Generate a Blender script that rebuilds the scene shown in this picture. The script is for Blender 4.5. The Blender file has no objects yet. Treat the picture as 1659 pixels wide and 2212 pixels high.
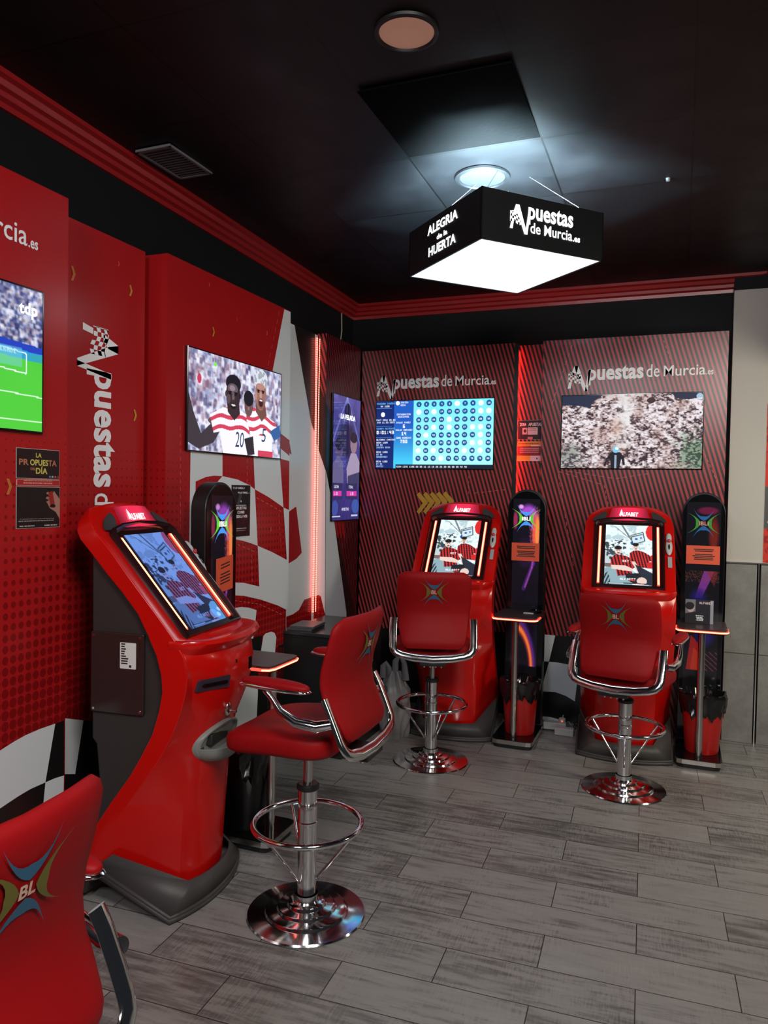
import bpy, math, random
import numpy as np
from mathutils import Vector, Matrix

# ------------------------------------------------------------------ camera, world, lights, exposure
SC = bpy.context.scene
COL = SC.collection
EYE = Vector((0.0, 0.0, 1.5))
FPX, CX, CY = 1630.5, 829.5, 1106.0
YAW, PIT, ROL = 0.37357, -0.02712, 0.01772

def cam_axes():
    f = Vector((-math.sin(YAW) * math.cos(PIT), math.cos(YAW) * math.cos(PIT), math.sin(PIT)))
    r = Vector((math.cos(YAW), math.sin(YAW), 0))
    u = r.cross(f)
    return r * math.cos(ROL) + u * math.sin(ROL), u * math.cos(ROL) - r * math.sin(ROL), f
RX, UX, FX = cam_axes()
cd = bpy.data.cameras.new('camera')
cam = bpy.data.objects.new('camera', cd)
COL.objects.link(cam)
cam.matrix_world = Matrix(((RX.x, UX.x, -FX.x, EYE.x), (RX.y, UX.y, -FX.y, EYE.y), (RX.z, UX.z, -FX.z, EYE.z), (0, 0, 0, 1)))
cd.sensor_fit = 'VERTICAL'
cd.sensor_height = 36
cd.lens = FPX * 36 / 2212
cd.clip_start = 0.02
SC.camera = cam

SC.view_settings.view_transform = 'Standard'
SC.view_settings.look = 'None'
SC.view_settings.gamma = 1
SC.view_settings.use_curve_mapping = False
SC.view_settings.exposure = 0.0

w = bpy.data.worlds.new('world')
SC.world = w
w.use_nodes = True
w.node_tree.nodes['Background'].inputs[0].default_value = (0.5, 0.52, 0.6, 1)
w.node_tree.nodes['Background'].inputs[1].default_value = 0.03

def area(name, loc, target, sx, sy, power, col):
    l = bpy.data.lights.new(name, 'AREA')
    l.shape = 'RECTANGLE'; l.size = sx; l.size_y = sy; l.energy = power; l.color = col
    o = bpy.data.objects.new(name, l)
    COL.objects.link(o)
    o.location = loc
    o.rotation_euler = (Vector(target) - Vector(loc)).to_track_quat('-Z', 'Y').to_euler()
    return o
area('ceiling_panel_light', (0.7, 0.1, 2.84), (-0.3, 2.0, 0.0), 0.9, 0.6, 76, (1.0, 0.93, 0.86))
area('ceiling_strip_light', (-0.7, -0.9, 2.85), (-1.9, 2.0, 1.3), 0.6, 0.6, 40, (0.93, 0.95, 1.0))
area('doorway_light', (1.5, 3.5, 1.75), (0.35, 5.0, 1.1), 0.35, 0.8, 22, (1.0, 0.95, 0.75))

# ------------------------------------------------------------------ helpers
def ray(x, y):
    return RX * ((x - CX) / FPX) - UX * ((y - CY) / FPX) + FX
def onX(x, y, X):                      # where a line of sight meets the plane x = X
    d = ray(x, y); return EYE + d * (X / d.x)
def onY(x, y, Y):
    d = ray(x, y); return EYE + d * (Y / d.y)

def lin(c):
    c = c / 255.0
    return c / 12.92 if c <= 0.04045 else ((c + 0.055) / 1.055) ** 2.4
def rgb(r, g, b):
    return (lin(r), lin(g), lin(b), 1)

def new_mat(name):
    m = bpy.data.materials.new(name); m.use_nodes = True
    return m, m.node_tree, m.node_tree.nodes['Principled BSDF']
def mat(name, c, rough=0.5, metal=0.0, coat=0.0, emit=None, strength=0.0, spec=0.5, bump=0.0, bscale=200, vary=0.0):
    m, nt, b = new_mat(name)
    b.inputs['Base Color'].default_value = c
    b.inputs['Roughness'].default_value = rough
    b.inputs['Metallic'].default_value = metal
    b.inputs['Coat Weight'].default_value = coat
    b.inputs['Coat Roughness'].default_value = 0.06
    b.inputs['Specular IOR Level'].default_value = spec
    if emit:
        b.inputs['Emission Color'].default_value = emit
        b.inputs['Emission Strength'].default_value = strength
    if bump or vary:
        tc = nt.nodes.new('ShaderNodeTexCoord')
        n = nt.nodes.new('ShaderNodeTexNoise'); n.inputs['Scale'].default_value = bscale
        nt.links.new(tc.outputs['Object'], n.inputs['Vector'])
        if bump:
            bp = nt.nodes.new('ShaderNodeBump'); bp.inputs['Strength'].default_value = bump
            bp.inputs['Distance'].default_value = 0.002
            nt.links.new(n.outputs['Fac'], bp.inputs['Height']); nt.links.new(bp.outputs['Normal'], b.inputs['Normal'])
        if vary:
            mr = nt.nodes.new('ShaderNodeMapRange')
            mr.inputs[3].default_value = max(0, rough - vary); mr.inputs[4].default_value = rough + vary
            nt.links.new(n.outputs['Fac'], mr.inputs[0]); nt.links.new(mr.outputs[0], b.inputs['Roughness'])
    return m
def emi(name, c, s):
    return mat(name, (0.02, 0.02, 0.02, 1), 0.4, emit=c, strength=s)

class NG:                              # terse node graph
    def __init__(s, nt): s.nt = nt
    def n(s, t, **k):
        x = s.nt.nodes.new(t)
        for a, v in k.items(): setattr(x, a, v)
        return x
    def m(s, op, a, b=None, c=None):
        x = s.nt.nodes.new('ShaderNodeMath'); x.operation = op
        for i, v in enumerate((a, b, c)):
            if v is None: continue
            if isinstance(v, (int, float)): x.inputs[i].default_value = v
            else: s.nt.links.new(v, x.inputs[i])
        return x.outputs[0]
    def mix(s, f, a, b):
        x = s.nt.nodes.new('ShaderNodeMix'); x.data_type = 'RGBA'
        for i, v in ((0, f), (6, a), (7, b)):
            if isinstance(v, (int, float, tuple)): x.inputs[i].default_value = v
            else: s.nt.links.new(v, x.inputs[i])
        return x.outputs[2]
    def ramp(s, f, stops):
        x = s.nt.nodes.new('ShaderNodeValToRGB'); e = x.color_ramp.elements
        while len(e) < len(stops): e.new(0.5)
        for i, (p, c) in enumerate(stops): e[i].position = p; e[i].color = c
        s.nt.links.new(f, x.inputs[0]); return x.outputs[0]
    def obj(s):
        t = s.n('ShaderNodeTexCoord'); sp = s.n('ShaderNodeSeparateXYZ')
        s.nt.links.new(t.outputs['Object'], sp.inputs[0]); return t.outputs['Object'], sp.outputs

class MB:                              # collects shapes, builds ONE mesh
    def __init__(s): s.v = []; s.f = []; s.mi = []; s.k = 0
    def add(s, vs, fs, k=None):
        o = len(s.v); s.v += [tuple(p) for p in vs]
        s.f += [tuple(i + o for i in f) for f in fs]; s.mi += [s.k if k is None else k] * len(fs); return s
    def box(s, c, d, rz=0, k=None):
        a = [x / 2 for x in d]; ca, sa = math.cos(rz), math.sin(rz); vs = []
        for i in (-1, 1):
            for j in (-1, 1):
                for h in (-1, 1):
                    x, y, z = i * a[0], j * a[1], h * a[2]
                    vs.append((c[0] + x * ca - y * sa, c[1] + x * sa + y * ca, c[2] + z))
        return s.add(vs, [(0, 1, 3, 2), (4, 6, 7, 5), (0, 4, 5, 1), (2, 3, 7, 6), (0, 2, 6, 4), (1, 5, 7, 3)], k)
    def slab(s, lo, hi, k=None):
        return s.box([(a + b) / 2 for a, b in zip(lo, hi)], [b - a for a, b in zip(lo, hi)], 0, k)
    def loft(s, rings, cap=True, k=None, closed=False):
        n = len(rings[0]); vs = [p for r in rings for p in r]; fs = []
        m = len(rings)
        for i in range(m if closed else m - 1):
            a, b = i * n, ((i + 1) % m) * n
            for j in range(n):
                j2 = (j + 1) % n; fs.append((a + j, a + j2, b + j2, b + j))
        if cap and not closed:
            fs.append(tuple(reversed(range(n)))); fs.append(tuple(range((m - 1) * n, m * n)))
        return s.add(vs, fs, k)
    def lathe(s, prof, c=(0, 0, 0), n=40, k=None, cap=True):
        return s.loft([[(c[0] + r * math.cos(t * 2 * math.pi / n), c[1] + r * math.sin(t * 2 * math.pi / n), c[2] + z) for t in range(n)] for r, z in prof], cap, k)
    def tube(s, pts, r, n=12, k=None, closed=False, flat=None):
        P = [Vector(p) for p in pts]; rings = []; m = len(P)
        up = None
        for i, p in enumerate(P):
            a = P[(i - 1) % m] if (closed or i) else p
            b = P[(i + 1) % m] if (closed or i < m - 1) else p
            t = (b - a).normalized()
            if up is None:
                up = Vector((0, 0, 1)) if abs(t.z) < 0.9 else Vector((1, 0, 0))
            x = t.cross(up).normalized(); up = x.cross(t).normalized()
            rr = r[i] if isinstance(r, (list, tuple)) else r
            fx, fy = flat or (1, 1)
            rings.append([p + x * (rr * fx * math.cos(q * 2 * math.pi / n)) + up * (rr * fy * math.sin(q * 2 * math.pi / n)) for q in range(n)])
        return s.loft(rings, not closed, k, closed)
    def cyl(s, a, b, r, r2=None, n=24, k=None):
        return s.tube([a, b], [r, r if r2 is None else r2], n, k)
    def torus(s, c, R, r, n=64, m=12, k=None):
        return s.tube([(c[0] + R * math.cos(i * 2 * math.pi / n), c[1] + R * math.sin(i * 2 * math.pi / n), c[2]) for i in range(n)], r, m, k, True)
    def prism(s, poly, fn, d0, d1, k=None):   # fn(u, v, d) -> point
        return s.loft([[fn(u, v, d0) for u, v in poly], [fn(u, v, d1) for u, v in poly]], True, k)
    def face(s, pts, k=None):
        return s.add(pts, [tuple(range(len(pts)))], k)
    def ball(s, c, a, e=(1, 1), n=32, m=16, fn=None, k=None):     # superellipsoid
        sg = lambda q, p: math.copysign(abs(q) ** p, q)
        rings = []
        for i in range(m + 1):
            ph = -math.pi / 2 + math.pi * i / m
            cp, sp = max(1e-4, math.cos(ph)) ** e[0], sg(math.sin(ph), e[0])
            ring = []
            for j in range(n):
                t = 2 * math.pi * j / n
                p = (a[0] * cp * sg(math.cos(t), e[1]), a[1] * cp * sg(math.sin(t), e[1]), a[2] * sp)
                if fn: p = fn(*p)
                ring.append((c[0] + p[0], c[1] + p[1], c[2] + p[2]))
            rings.append(ring)
        return s.loft(rings, True, k)
    def build(s, name, mats, parent=None, smooth=None, bevel=0, bseg=2, sub=0, solid=0, loc=None):
        me = bpy.data.meshes.new(name); me.from_pydata(s.v, [], s.f)
        for m in (mats if isinstance(mats, (list, tuple)) else [mats]): me.materials.append(m)
        me.polygons.foreach_set('material_index', s.mi)
        if smooth is not None:
            me.polygons.foreach_set('use_smooth', [True] * len(me.polygons))
            me.set_sharp_from_angle(angle=math.radians(smooth))
        me.update()
        o = bpy.data.objects.new(name, me); COL.objects.link(o)
        if parent: o.parent = parent
        if loc: o.location = loc
        if solid:
            md = o.modifiers.new('s', 'SOLIDIFY'); md.thickness = solid; md.offset = 0
        if bevel:
            md = o.modifiers.new('b', 'BEVEL'); md.width = bevel; md.segments = bseg; md.limit_method = 'ANGLE'; md.angle_limit = math.radians(35)
            if smooth is None:
                me.polygons.foreach_set('use_smooth', [True] * len(me.polygons)); me.set_sharp_from_angle(angle=math.radians(30))
        if sub:
            md = o.modifiers.new('u', 'SUBSURF'); md.levels = sub; md.render_levels = sub
        return o

def empty(name, loc, rz=0):
    o = bpy.data.objects.new(name, None); COL.objects.link(o)
    o.location = loc; o.rotation_euler = (0, 0, rz); o.empty_display_size = 0.1
    return o
def tag(o, label=None, cat=None, group=None, kind=None):
    if label: o['label'] = label
    if cat: o['category'] = cat
    if group: o['group'] = group
    if kind: o['kind'] = kind
    return o
def rename(o, name): o.name = name; return o
def copy_tree(o, parent=None):
    c = o.copy(); COL.objects.link(c); c.parent = parent
    for ch in [x for x in bpy.data.objects if x.parent == o]: copy_tree(ch, c)
    return c

def frame(O, U, V):                    # local (u, v, d) -> world / parent space
    O, U, V = Vector(O), Vector(U), Vector(V); N = U.cross(V).normalized()
    return lambda u, v, d=0.0: O + U * u + V * v + N * d

_fc = {}
def text_mesh(txt, bold=0.0, shear=0.0):   # cached glyph outlines: verts, faces, width
    key = (txt, bold, shear)
    if key not in _fc:
        cu = bpy.data.curves.new('t', 'FONT'); cu.body = txt; cu.size = 1; cu.offset = bold; cu.shear = shear
        cu.resolution_u = 3
        if bold: cu.space_character = 1 + bold * 1.2
        o = bpy.data.objects.new('t', cu); COL.objects.link(o)
        bpy.context.view_layer.update()
        me = o.evaluated_get(bpy.context.evaluated_depsgraph_get()).to_mesh()
        vs = [(v.co.x, v.co.y) for v in me.vertices]; fs = [tuple(p.vertices) for p in me.polygons]
        bpy.data.objects.remove(o); bpy.data.curves.remove(cu)
        x0 = min(v[0] for v in vs); x1 = max(v[0] for v in vs)
        _fc[key] = ([(a - x0, b) for a, b in vs], fs, x1 - x0)
    return _fc[key]
def text(mb, txt, fn, u, v, width=None, height=None, bold=0.0, shear=0.0, d=0.001, align='l', k=None):
    """text fitted to a width and/or a cap height (0.73 of the size), its baseline starting at (u, v)"""
    vs, fs, W = text_mesh(txt, bold, shear)
    sy = height / 0.73 if height else width / W
    sx = width / W if width else sy
    if align == 'c': u -= W * sx / 2
    if align == 'r': u -= W * sx
    mb.add([fn(u + a * sx, v + b * sy, d) for a, b in vs], fs, k)

# small raster painter for screens and printed artwork; colours become a colour attribute
F35 = {'0': '757', '1': '262', }
GL = {
'A':'25755','B':'65656','C':'34443','D':'65556','E':'74647','F':'74644','G':'34553','H':'55755','I':'72227','J':'11152','K':'55655','L':'44447','M':'57755','N':'65555','O':'25552','P':'65644','Q':'25563','R':'65655','S':'34216','T':'72222','U':'55557','V':'55552','W':'55775','X':'55255','Y':'55222','Z':'71247',
'0':'75557','1':'26227','2':'71747','3':'71717','4':'55711','5':'74717','6':'74757','7':'71222','8':'75757','9':'75717',':':'02020','.':'00002',' ':'00000','-':'00700'}
class Paint:
    def __init__(s, w, h, c=(0, 0, 0)):
        s.w, s.h = w, h
        s.a = np.zeros((h, w, 3), np.float32) + np.array(c, np.float32)
        s.Y, s.X = np.mgrid[0:h, 0:w].astype(np.float32)
        s.X = (s.X + .5) / w; s.Y = (s.Y + .5) / h       # y down, 0..1
    def put(s, m, c, al=1.0):
        m = np.asarray(m, np.float32)[..., None] * al
        s.a = s.a * (1 - m) + np.array(c, np.float32) * m
    def rect(s, x0, y0, x1, y1, c, al=1.0): s.put((s.X >= x0) & (s.X < x1) & (s.Y >= y0) & (s.Y < y1), c, al)
    def ell(s, cx, cy, rx, ry, c, al=1.0, rot=0.0, soft=0):
        dx, dy = s.X - cx, s.Y - cy
        if rot:
            ca, sa = math.cos(rot), math.sin(rot); dx, dy = dx * ca + dy * sa, -dx * sa + dy * ca
        d = (dx / rx) ** 2 + (dy / ry) ** 2
        s.put(np.clip((1 - d) / soft, 0, 1) if soft else d < 1, c, al)
    def mask(s, pts):
        m = np.zeros((s.h, s.w), bool); n = len(pts)
        for i in range(n):
            (x0, y0), (x1, y1) = pts[i], pts[(i + 1) % n]
            if y0 == y1: continue
            c = ((y0 > s.Y) != (y1 > s.Y)) & (s.X < (x1 - x0) * (s.Y - y0) / (y1 - y0) + x0)
            m ^= c
        return m
    def poly(s, pts, c, al=1.0): s.put(s.mask(pts), c, al)
    def line(s, pts, wd, c, al=1.0):
        for (x0, y0), (x1, y1) in zip(pts, pts[1:]):
            asp = s.h / s.w
            ax, ay, bx, by = x0, y0 * asp, x1, y1 * asp
            L = max(1e-9, (bx - ax) ** 2 + (by - ay) ** 2)
            t = np.clip(((s.X - ax) * (bx - ax) + (s.Y * asp - ay) * (by - ay)) / L, 0, 1)
            d = np.hypot(s.X - ax - t * (bx - ax), s.Y * asp - ay - t * (by - ay))
            s.put(d < wd, c, al)
    def txt(s, st, x, y, c, k=1, al=1.0):                # 3x5 pixel letters, x/y in pixels
        for ch in st.upper():
            g = GL.get(ch, '00000')
            for r, b in enumerate(g):
                b = int(b)
                for q in range(3):
                    if b >> (2 - q) & 1:
                        yy, xx = int(y + r * k), int(x + q * k)
                        if 0 <= yy < s.h and 0 <= xx < s.w: s.a[yy:yy + k, xx:xx + k] = s.a[yy:yy + k, xx:xx + k] * (1 - al) + np.array(c) * al
            x += 4 * k
    def noise(s, cells, seed, oct=3, ax=1.0):
        r = np.random.RandomState(seed); out = np.zeros((s.h, s.w), np.float32); amp = 1; tot = 0
        for o in range(oct):
            nx, ny = int(cells * ax * 2 ** o) + 2, int(cells * s.h / s.w * 2 ** o) + 2
            g = r.rand(ny + 1, nx + 1).astype(np.float32)
            fx, fy = s.X * (nx - 1), s.Y * (ny - 1)
            ix, iy = fx.astype(int), fy.astype(int); tx, ty = fx - ix, fy - iy
            tx = tx * tx * (3 - 2 * tx); ty = ty * ty * (3 - 2 * ty)
            v = g[iy, ix] * (1 - tx) * (1 - ty) + g[iy, ix + 1] * tx * (1 - ty) + g[iy + 1, ix] * (1 - tx) * ty + g[iy + 1, ix + 1] * tx * ty
            out += v * amp; tot += amp; amp *= .6
        return out / tot
    def mesh(s, name, fn, W, H, m, parent=None, d=0.0, base=None):
        """grid of points W x H metres, centred on fn's origin"""
        h, w = s.h, s.w
        us = (np.arange(w) / (w - 1) - .5) * W; vs = (.5 - np.arange(h) / (h - 1)) * H
        O = np.array(fn(0, 0, d)); U = np.array(fn(1, 0, d)) - O; V = np.array(fn(0, 1, d)) - O
        P = (O + us[None, :, None] * U + vs[:, None, None] * V).reshape(-1, 3)
        i = (np.arange(h - 1)[:, None] * w + np.arange(w - 1)[None, :]).reshape(-1)
        q = np.stack([i, i + w, i + w + 1, i + 1], 1)
        me = bpy.data.meshes.new(name)
        me.vertices.add(len(P)); me.vertices.foreach_set('co', P.ravel())
        me.loops.add(q.size); me.loops.foreach_set('vertex_index', q.ravel())
        me.polygons.add(len(q)); me.polygons.foreach_set('loop_start', np.arange(len(q)) * 4)
        me.update(calc_edges=True)
        c = np.clip(s.a, 0, 255) / 255.0
        c = np.where(c <= .04045, c / 12.92, ((c + .055) / 1.055) ** 2.4)
        at = me.color_attributes.new('picture', 'FLOAT_COLOR', 'POINT')
        at.data.foreach_set('color', np.concatenate([c, np.ones((h, w, 1))], 2).astype(np.float32).ravel())
        me.materials.append(m)
        o = bpy.data.objects.new(name, me); COL.objects.link(o)
        if parent: o.parent = parent
        return o
def picture_mat(name, strength=0.0, rough=0.15, spec=0.5):
    m, nt, b = new_mat(name); a = nt.nodes.new('ShaderNodeAttribute'); a.attribute_name = 'picture'
    b.inputs['Roughness'].default_value = rough; b.inputs['Specular IOR Level'].default_value = spec
    if strength:
        b.inputs['Base Color'].default_value = (0.01, 0.01, 0.012, 1)
        nt.links.new(a.outputs['Color'], b.inputs['Emission Color']); b.inputs['Emission Strength'].default_value = strength
        m.cycles.emission_sampling = 'NONE'
    else:
        nt.links.new(a.outputs['Color'], b.inputs['Base Color']); b.inputs['Specular IOR Level'].default_value = .25
    return m

# ------------------------------------------------------------------ materials
RED = (0.56, 0.005, 0.003, 1)
M = {}
M['black'] = mat('matt_black', (0.006, 0.006, 0.007, 1), 0.5)
M['gloss_black'] = mat('gloss_black', (0.004, 0.004, 0.005, 1), 0.12)
M['white_film'] = mat('white_film', (0.72, 0.76, 0.79, 1), 0.26)
M['black_film'] = mat('black_film', (0.010, 0.009, 0.009, 1), 0.3)
M['red_film'] = mat('red_film', (0.36, 0.012, 0.014, 1), 0.28, spec=.25)
M['yellow_film'] = mat('yellow_film', (0.55, 0.30, 0.03, 1), 0.35)
M['orange_film'] = mat('orange_film', (0.50, 0.16, 0.03, 1), 0.35)
M['dark_red_film'] = mat('dark_red_film', (0.16, 0.005, 0.006, 1), 0.3)
M['dash'] = mat('dash_print', (0.62, 0.13, 0.10, 1), 0.35)
M['letter'] = mat('white_letters', (0.90, 0.90, 0.93, 1), 0.35)
M['shell'] = mat('red_gelcoat', RED, 0.25, coat=0.2, spec=.35)
M['vinyl'] = mat('red_vinyl', (0.29, 0.004, 0.006, 1), 0.48, bump=0.25, bscale=900, spec=.16)
M['chrome'] = mat('chrome', (0.82, 0.82, 0.84, 1), 0.10, 1.0, vary=0.03, bscale=30)
M['steel'] = mat('brushed_steel', (0.62, 0.60, 0.57, 1), 0.22, 1.0)
M['dark_plastic'] = mat('dark_grey_plastic', (0.030, 0.025, 0.024, 1), 0.5, bump=0.4, bscale=700)
M['grey_base'] = mat('grey_plastic', (0.060, 0.055, 0.054, 1), 0.45, bump=0.3, bscale=600)
M['hopper'] = mat('grey_hopper', (0.22, 0.23, 0.21, 1), 0.4)
M['paper_white'] = mat('paper_white', (0.7, 0.7, 0.68, 1), 0.6)
M['paper_grey'] = mat('paper_grey', (0.35, 0.36, 0.38, 1), 0.5)
M['paper_orange'] = mat('paper_orange', (0.72, 0.09, 0.035, 1), 0.5)
M['ink'] = mat('dark_ink', (0.03, 0.012, 0.01, 1), 0.6)
M['bin_red'] = mat('bin_red', (0.42, 0.010, 0.008, 1), 0.35)
M['bin_black'] = mat('bin_black', (0.010, 0.010, 0.011, 1), 0.4)
M['bag_black'] = mat('bag_black', (0.008, 0.008, 0.009, 1), 0.12)
M['led_hot'] = emi('led_hot', (1.0, 0.22, 0.12, 1), 5.5)
M['led_red'] = emi('led_red', (1.0, 0.05, 0.03, 1), 3.0)
M['led_dot'] = emi('led_dot', (1.0, 0.16, 0.09, 1), 5.0)
M['white_glow'] = emi('white_glow', (0.95, 1.0, 1.0, 1), 2.0)
M['screen'] = picture_mat('screen_picture', 1.15, 0.4, .12)
M['gloss_screen'] = picture_mat('gloss_screen_picture', 1.0, 0.05, .5)
M['lightbox'] = picture_mat('lightbox_picture', 0.9, 0.1)
M['print'] = picture_mat('printed_picture', 0, 0.5)

m, nt, b = new_mat('header_sign_glow'); g = NG(nt); co, xyz = g.obj()
mr = g.n('ShaderNodeMapRange', interpolation_type='SMOOTHSTEP'); nt.links.new(g.m('ABSOLUTE', xyz[1]), mr.inputs[0]); mr.inputs[1].default_value = .03; mr.inputs[2].default_value = .12; mr.inputs[3].default_value = 1.0; mr.inputs[4].default_value = .25
nt.links.new(mr.outputs[0], b.inputs['Emission Strength']); b.inputs['Emission Color'].default_value = (0.9, 0.035, 0.10, 1); b.inputs['Base Color'].default_value = (.08, .005, .01, 1); b.inputs['Roughness'].default_value = .2
M['sign'] = m
# floor: rows of wood-look tiles 0.187 x 0.59 m, half bond, turned 2.4 degrees
m, nt, b = new_mat('floor_tiles'); g = NG(nt); co, xyz = g.obj()
PW, PL = 0.1875, 0.59
row = g.m('FLOOR', g.m('DIVIDE', xyz[1], PW)); fy = g.m('FRACT', g.m('DIVIDE', xyz[1], PW))
xs = g.m('ADD', g.m('DIVIDE', xyz[0], PL), g.m('MULTIPLY', g.m('FLOORED_MODULO', row, 2), 0.5))
colm = g.m('FLOOR', xs); fx = g.m('FRACT', xs)
ex = g.m('MULTIPLY', g.m('MINIMUM', fx, g.m('SUBTRACT', 1, fx)), PL); ey = g.m('MULTIPLY', g.m('MINIMUM', fy, g.m('SUBTRACT', 1, fy)), PW)
edge = g.m('LESS_THAN', g.m('MINIMUM', ex, ey), 0.0017)
cmb = g.n('ShaderNodeCombineXYZ'); nt.links.new(row, cmb.inputs[0]); nt.links.new(colm, cmb.inputs[1])
wn = g.n('ShaderNodeTexWhiteNoise', noise_dimensions='3D'); nt.links.new(cmb.outputs[0], wn.inputs[0])
mp = g.n('ShaderNodeMapping'); nt.links.new(co, mp.inputs[0]); mp.inputs['Scale'].default_value = (2.2, 16, 1)
off = g.n('ShaderNodeVectorMath', operation='MULTIPLY_ADD')
nt.links.new(wn.outputs['Color'], off.inputs[0]); off.inputs[1].default_value = (40, 40, 40); nt.links.new(mp.outputs[0], off.inputs[2])
n1 = g.n('ShaderNodeTexNoise'); n1.inputs['Scale'].default_value = 2.2; n1.inputs['Detail'].default_value = 8; n1.inputs['Roughness'].default_value = 0.65
nt.links.new(off.outputs[0], n1.inputs['Vector'])
mp2 = g.n('ShaderNodeMapping'); nt.links.new(co, mp2.inputs[0]); mp2.inputs['Scale'].default_value = (90, 9, 1)
off2 = g.n('ShaderNodeVectorMath', operation='MULTIPLY_ADD')
nt.links.new(wn.outputs['Color'], off2.inputs[0]); off2.inputs[1].default_value = (40, 40, 40); nt.links.new(mp2.outputs[0], off2.inputs[2])
n2 = g.n('ShaderNodeTexNoise'); n2.inputs['Scale'].default_value = 2.0; n2.inputs['Detail'].default_value = 4
nt.links.new(off2.outputs[0], n2.inputs['Vector'])
n3 = g.n('ShaderNodeTexNoise'); n3.inputs['Scale'].default_value = 5; n3.inputs['Detail'].default_value = 3
nt.links.new(co, n3.inputs['Vector'])
saw = g.m('MULTIPLY', g.m('SUBTRACT', n2.outputs[0], 0.5), g.m('MULTIPLY', g.m('SUBTRACT', n3.outputs[0], 0.35), 1.6))
tone = g.m('ADD', g.m('ADD', n1.outputs[0], saw), g.m('MULTIPLY', g.m('SUBTRACT', wn.outputs['Value'], 0.5), 0.22))
c1 = g.ramp(tone, [(0.26, (0.10, 0.096, 0.092, 1)), (0.40, (0.18, 0.174, 0.168, 1)), (0.50, (0.255, 0.247, 0.238, 1)), (0.8, (0.31, 0.30, 0.288, 1))])
nt.links.new(g.mix(edge, c1, (0.03, 0.028, 0.026, 1)), b.inputs['Base Color'])
b.inputs['Roughness'].default_value = 0.36
nt.links.new(g.m('ADD', 0.26, g.m('MULTIPLY', n1.outputs[0], 0.28)), b.inputs['Roughness'])
bp = g.n('ShaderNodeBump'); bp.inputs['Strength'].default_value = 0.35; bp.inputs['Distance'].default_value = 0.003
nt.links.new(g.m('SUBTRACT', tone, edge), bp.inputs['Height']); nt.links.new(bp.outputs[0], b.inputs['Normal'])
M['floor'] = m

# ceiling: painted black tiles
m, nt, b = new_mat('ceiling_tiles'); g = NG(nt); co, xyz = g.obj()
T = 0.56
ux = g.m('DIVIDE', g.m('ADD', xyz[0], 1.11), T); uy = g.m('DIVIDE', g.m('SUBTRACT', xyz[1], 2.49), T)
fx = g.m('FRACT', ux); fy = g.m('FRACT', uy)
ed = g.m('MINIMUM', g.m('MINIMUM', fx, g.m('SUBTRACT', 1, fx)), g.m('MINIMUM', fy, g.m('SUBTRACT', 1, fy)))
edge = g.m('LESS_THAN', ed, 0.007)
cmb = g.n('ShaderNodeCombineXYZ'); nt.links.new(g.m('FLOOR', ux), cmb.inputs[0]); nt.links.new(g.m('FLOOR', uy), cmb.inputs[1])
wn = g.n('ShaderNodeTexWhiteNoise', noise_dimensions='3D'); nt.links.new(cmb.outputs[0], wn.inputs[0])
n1 = g.n('ShaderNodeTexNoise'); n1.inputs['Scale'].default_value = 6; n1.inputs['Detail'].default_value = 6; nt.links.new(co, n1.inputs['Vector'])
v = g.m('ADD', g.m('MULTIPLY', wn.outputs['Value'], 0.35), g.m('MULTIPLY', n1.outputs[0], 0.65))
c1 = g.ramp(v, [(0.2, (0.0040, 0.0040, 0.0045, 1)), (0.8, (0.0125, 0.012, 0.0135, 1))])
nt.links.new(g.mix(edge, c1, (0.002, 0.002, 0.002, 1)), b.inputs['Base Color'])
nt.links.new(g.m('ADD', 0.32, g.m('MULTIPLY', n1.outputs[0], 0.3)), b.inputs['Roughness'])
bp = g.n('ShaderNodeBump'); bp.inputs['Strength'].default_value = 0.5; bp.inputs['Distance'].default_value = 0.004
nt.links.new(g.m('SUBTRACT', g.m('MULTIPLY', n1.outputs[0], 0.3), edge), bp.inputs['Height']); nt.links.new(bp.outputs[0], b.inputs['Normal'])
b.inputs['Specular IOR Level'].default_value = 0.22
M['ceiling'] = m
M['wall_black'] = mat('black_painted_wall', (0.0045, 0.0048, 0.0065, 1), 0.7, bump=0.3, bscale=80, spec=.25)
M['mould'] = mat('red_painted_moulding', (0.30, 0.012, 0.014, 1), 0.3)
M['plaster'] = mat('cream_plaster', (0.50, 0.47, 0.44, 1), 0.7, bump=0.5, bscale=150)

# grey stone-look dado tile
m, nt, b = new_mat('grey_wall_tile'); g = NG(nt); co, xyz = g.obj()
n1 = g.n('ShaderNodeTexNoise'); n1.inputs['Scale'].default_value = 9; n1.inputs['Detail'].default_value = 10; n1.inputs['Roughness'].default_value = .7; nt.links.new(co, n1.inputs['Vector'])
jo = g.m('LESS_THAN', g.m('ABSOLUTE', g.m('SUBTRACT', g.m('FRACT', g.m('DIVIDE', xyz[2], 0.548)), 0.5)), 0.4955)
c1 = g.ramp(n1.outputs[0], [(0.3, (0.17, 0.16, 0.155, 1)), (0.7, (0.27, 0.26, 0.25, 1))])
nt.links.new(g.mix(jo, (0.05, 0.05, 0.05, 1), c1), b.inputs['Base Color']); b.inputs['Roughness'].default_value = .4
M['tile'] = m

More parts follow.
